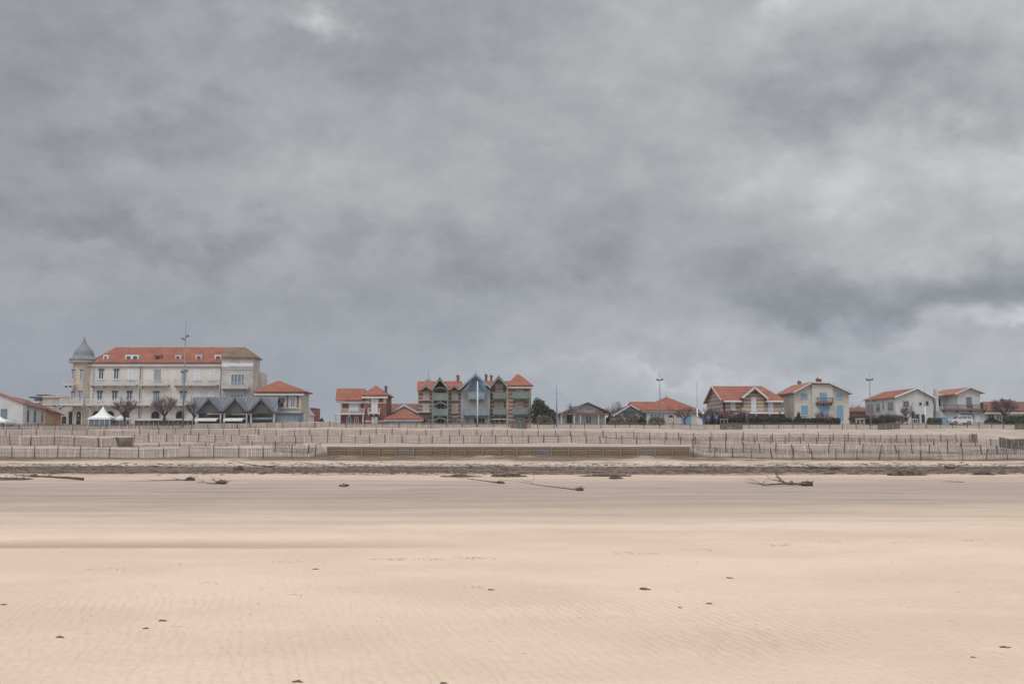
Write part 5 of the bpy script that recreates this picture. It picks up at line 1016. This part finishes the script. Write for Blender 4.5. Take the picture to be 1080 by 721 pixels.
# ---------------------------------------------------------------- vehicle, bin, people
def parked_car():
    Y = 152.2; x0, x1 = XX(1001, Y, 444), XX(1024.2, Y, 444); L = x1-x0; z0 = gz0(x0, Y); root = thing('parked_car', ((x0+x1)/2, Y, z0), 'white car parked in front of the garage of the balcony house, facing left', 'car')
    W = 1.6; s = L/4.0; h = lambda a: z0+a*1.0
    def prof(mb, pts, y0, y1): mb.prism([(x0+a*s, y0, h(b)) for a, b in pts], (0, y1-y0, 0))
    mb = MB(); prof(mb, [(.02,.32),(3.95,.30),(4.0,.62),(3.93,.92),(1.05,.92),(.30,.80),(.05,.66)], Y-W/2, Y+W/2); body = mb.build('body', M['carw'], root)
    mb = MB(); prof(mb, [(1.0,.925),(3.92,.925),(3.80,1.38),(3.55,1.47),(1.95,1.47),(1.65,1.40)], Y-W/2+.10, Y+W/2-.10); mb.build('cabin', M['carw'], root)
    for pts in ([(1.18,.96),(1.95,.96),(1.95,1.38),(1.70,1.36)],[(2.05,.96),(2.9,.96),(2.9,1.39),(2.05,1.39)],[(3.0,.96),(3.75,.96),(3.66,1.33),(3.5,1.39),(3.0,1.39)]):
        mb = MB(); prof(mb, pts, Y-W/2+.078, Y-W/2+.098); mb.build('side_window', M['glassb'], root)
    mb = MB(); mb.prism([(x0+1.02*s,Y-W/2+.2,h(.96)),(x0+1.02*s,Y+W/2-.2,h(.96)),(x0+1.64*s,Y+W/2-.25,h(1.38)),(x0+1.64*s,Y-W/2+.25,h(1.38))], (-.02,0,.02)); mb.build('windscreen', M['glass'], root)
    for a in (.75, 3.2):
        for yy in (Y-W/2-.02, Y+W/2-.18):
            mb = MB(); c = Vector((x0+a*s, yy, h(.31))); mb.tube([c, c+Vector((0,.2,0))], .31, 16); w = mb.build('wheel', M['rubber'], root); mb = MB(); mb.tube([c-Vector((0,.015,0)), c+Vector((0,.0,0))], .18, 12); mb.build('rim', M['steel'], w)
    mb = MB(); mb.box(x0-.01, x0+.06, Y-W/2+.1, Y-W/2+.4, h(.6), h(.74)); mb.build('headlight', M['glassb'], root); mb = MB(); mb.box(x0-.01, x0+.06, Y+W/2-.4, Y+W/2-.1, h(.6), h(.74)); mb.build('headlight', M['glassb'], root)
parked_car()
Yb = 152.6; xb = XX(995.5, Yb, 443); zb = gz0(xb, Yb); t = thing('recycling_bin', (xb, Yb, zb), 'light blue bin standing left of the white parked car', 'bin')
mb = MB(); mb.prism([(xb-.30,Yb-.3,zb),(xb+.30,Yb-.3,zb),(xb+.38,Yb-.36,zb+.95),(xb-.38,Yb-.36,zb+.95)], (0,.65,0)); mb.build('body', M['blue'], t)
mb = MB(); mb.prism([(xb-.40,Yb-.4,zb+.955),(xb+.40,Yb-.4,zb+.955),(xb+.36,Yb-.36,zb+1.06),(xb-.36,Yb-.36,zb+1.06)], (0,.75,0)); mb.build('lid', M['blued'], t)

def skinned(name, verts, edges, rad, m, parent, sub=1):
    me = bpy.data.meshes.new(name); me.from_pydata(verts, edges, []); me.materials.append(M[m])
    o = bpy.data.objects.new(name, me); scene.collection.objects.link(o); o.parent = parent; o.modifiers.new('skin', 'SKIN').use_smooth_shade = True
    for v, r in zip(me.skin_vertices[0].data, rad): v.radius = (r, r) if not isinstance(r, tuple) else r
    me.skin_vertices[0].data[0].use_root = True
    sb = o.modifiers.new('sub', 'SUBSURF'); sb.levels = sb.render_levels = sub
    return o
def person(px, Y, label, top, trousers, rot=0, stride=.12):
    x = XX(px, Y, 443); z0 = gz(x, Y)+.08 if Y > 154 else gz(x, Y); root = thing('person', (x, Y, z0), label, 'person'); root.rotation_euler = (0,0,rot); s = stride
    V_ = [(0,0,.95),(0,0,1.15),(0,0,1.38),(0,0,1.47),(0,-.01,1.60),(0,-.01,1.70),(-.17,0,1.39),(-.23,.03,1.12),(-.22,-.08,.88),(-.22,-.10,.80),(.17,0,1.39),(.23,-.02,1.12),(.22,-.10,.88),(.22,-.13,.80),(-.09,0,.90),(-.10,-s,.50),(-.10,-s*.8,.09),(-.10,-s*.8-.14,.04),(.09,0,.90),(.10,s*.6,.50),(.10,s,.09),(.10,s-.14,.04)]
    E = [(0,1),(1,2),(2,3),(3,4),(4,5),(2,6),(6,7),(7,8),(8,9),(2,10),(10,11),(11,12),(12,13),(0,14),(14,15),(15,16),(16,17),(0,18),(18,19),(19,20),(20,21)]
    Rr = [(.15,.10),(.13,.09),(.15,.09),.05,(.075,.09),(.07,.085),.055,.042,.032,.04,.055,.042,.032,.04,.085,.06,.042,.045,.085,.06,.042,.045]
    skinned('body', V_, E, Rr, 'skin', root)
    for sx, base in ((-1, V_[9]), (1, V_[13])):
        for k in range(4):
            a = Vector(base)+Vector((0,-.025+.018*k,-.02)); b = a+Vector((sx*-.01,-.01,-.055-.01*(k in (1,2)))); skinned('finger', [tuple(a), tuple((a+b)/2), tuple(b), tuple(b+Vector((-sx*.012,0,-.02)))], [(0,1),(1,2),(2,3)], [.010,.009,.008,.006], 'skin', root, 0)
        a = Vector(base)+Vector((0,-.035,.02)); skinned('thumb', [tuple(a), tuple(a+Vector((-sx*.01,-.025,-.03))), tuple(a+Vector((-sx*.012,-.03,-.055)))], [(0,1),(1,2)], [.011,.009,.007], 'skin', root, 0)
    skinned('jacket', [V_[0],V_[1],V_[2],(0,0,1.45),V_[6],V_[7],(-.22,-.07,.91),V_[10],V_[11],(.22,-.09,.91)], [(0,1),(1,2),(2,3),(2,4),(4,5),(5,6),(2,7),(7,8),(8,9)], [(.185,.135),(.165,.12),(.175,.115),.07,.075,.06,.05,.075,.06,.05], top, root)
    skinned('trousers', [(0,0,.93),V_[14],V_[15],(-.10,-s*.8,.12),V_[18],V_[19],(.10,s,.12)], [(0,1),(1,2),(2,3),(0,4),(4,5),(5,6)], [(.16,.12),.105,.08,.065,.105,.08,.065], trousers, root)
    skinned('hair', [(0,.02,1.63),(0,.03,1.70),(0,.0,1.755)], [(0,1),(1,2)], [(.082,.085),(.086,.09),(.05,.06)], 'hair', root)
    for sx in (-1, 1):
        c = Vector((sx*.10, (-s*.8 if sx < 0 else s)-.05, .04)); mb = MB(); mb.blob(c, (.05,.13,.045), 1, 8, 5, .05); o = mb.build('shoe', M['rubber']); o.parent = root
        for nm, c, r, m in (('eye',Vector((sx*.03,-.095,1.655)),.009,'dark'),('ear',Vector((sx*.082,0,1.645)),.022,'skin')): mb = MB(); mb.blob(c, (r*.6,r*.8,r), 1, 6, 4, 0); o = mb.build(nm, M[m]); o.parent = root
    mb = MB(); mb.blob((0,-.108,1.635), (.013,.02,.026), 1, 6, 4, 0); o = mb.build('nose', M['skin']); o.parent = root
    mb = MB(); mb.blob((0,-.095,1.59), (.026,.008,.007), 1, 6, 4, 0); o = mb.build('mouth', M['clothr']); o.parent = root
    return root
person(82.6,153,'person in dark clothes standing at the arches under the hotel turret','clothd','clothd',.4)
person(787.6,152.2,'person in a red jacket walking in front of the dark hedge','clothr','clothb',R(80),.2)

# ---------------------------------------------------------------- sea air
def haze():
    mb = MB(); mb.box(-1650, 1650, -300, 2150, -60, 22); m = bpy.data.materials.new('sea_haze'); m.use_nodes = True; nt = m.node_tree
    nt.nodes.remove(nt.nodes['Principled BSDF']); v = nt.nodes.new('ShaderNodeVolumePrincipled'); v.inputs['Color'].default_value = (.86,.89,.95,1); v.inputs['Density'].default_value = .0003; v.inputs['Anisotropy'].default_value = .2
    nt.links.new(v.outputs[0], nt.nodes['Material Output'].inputs['Volume']); o = mb.build('haze', m); o['kind'] = 'stuff'; o['label'] = 'thin sea haze'
haze()
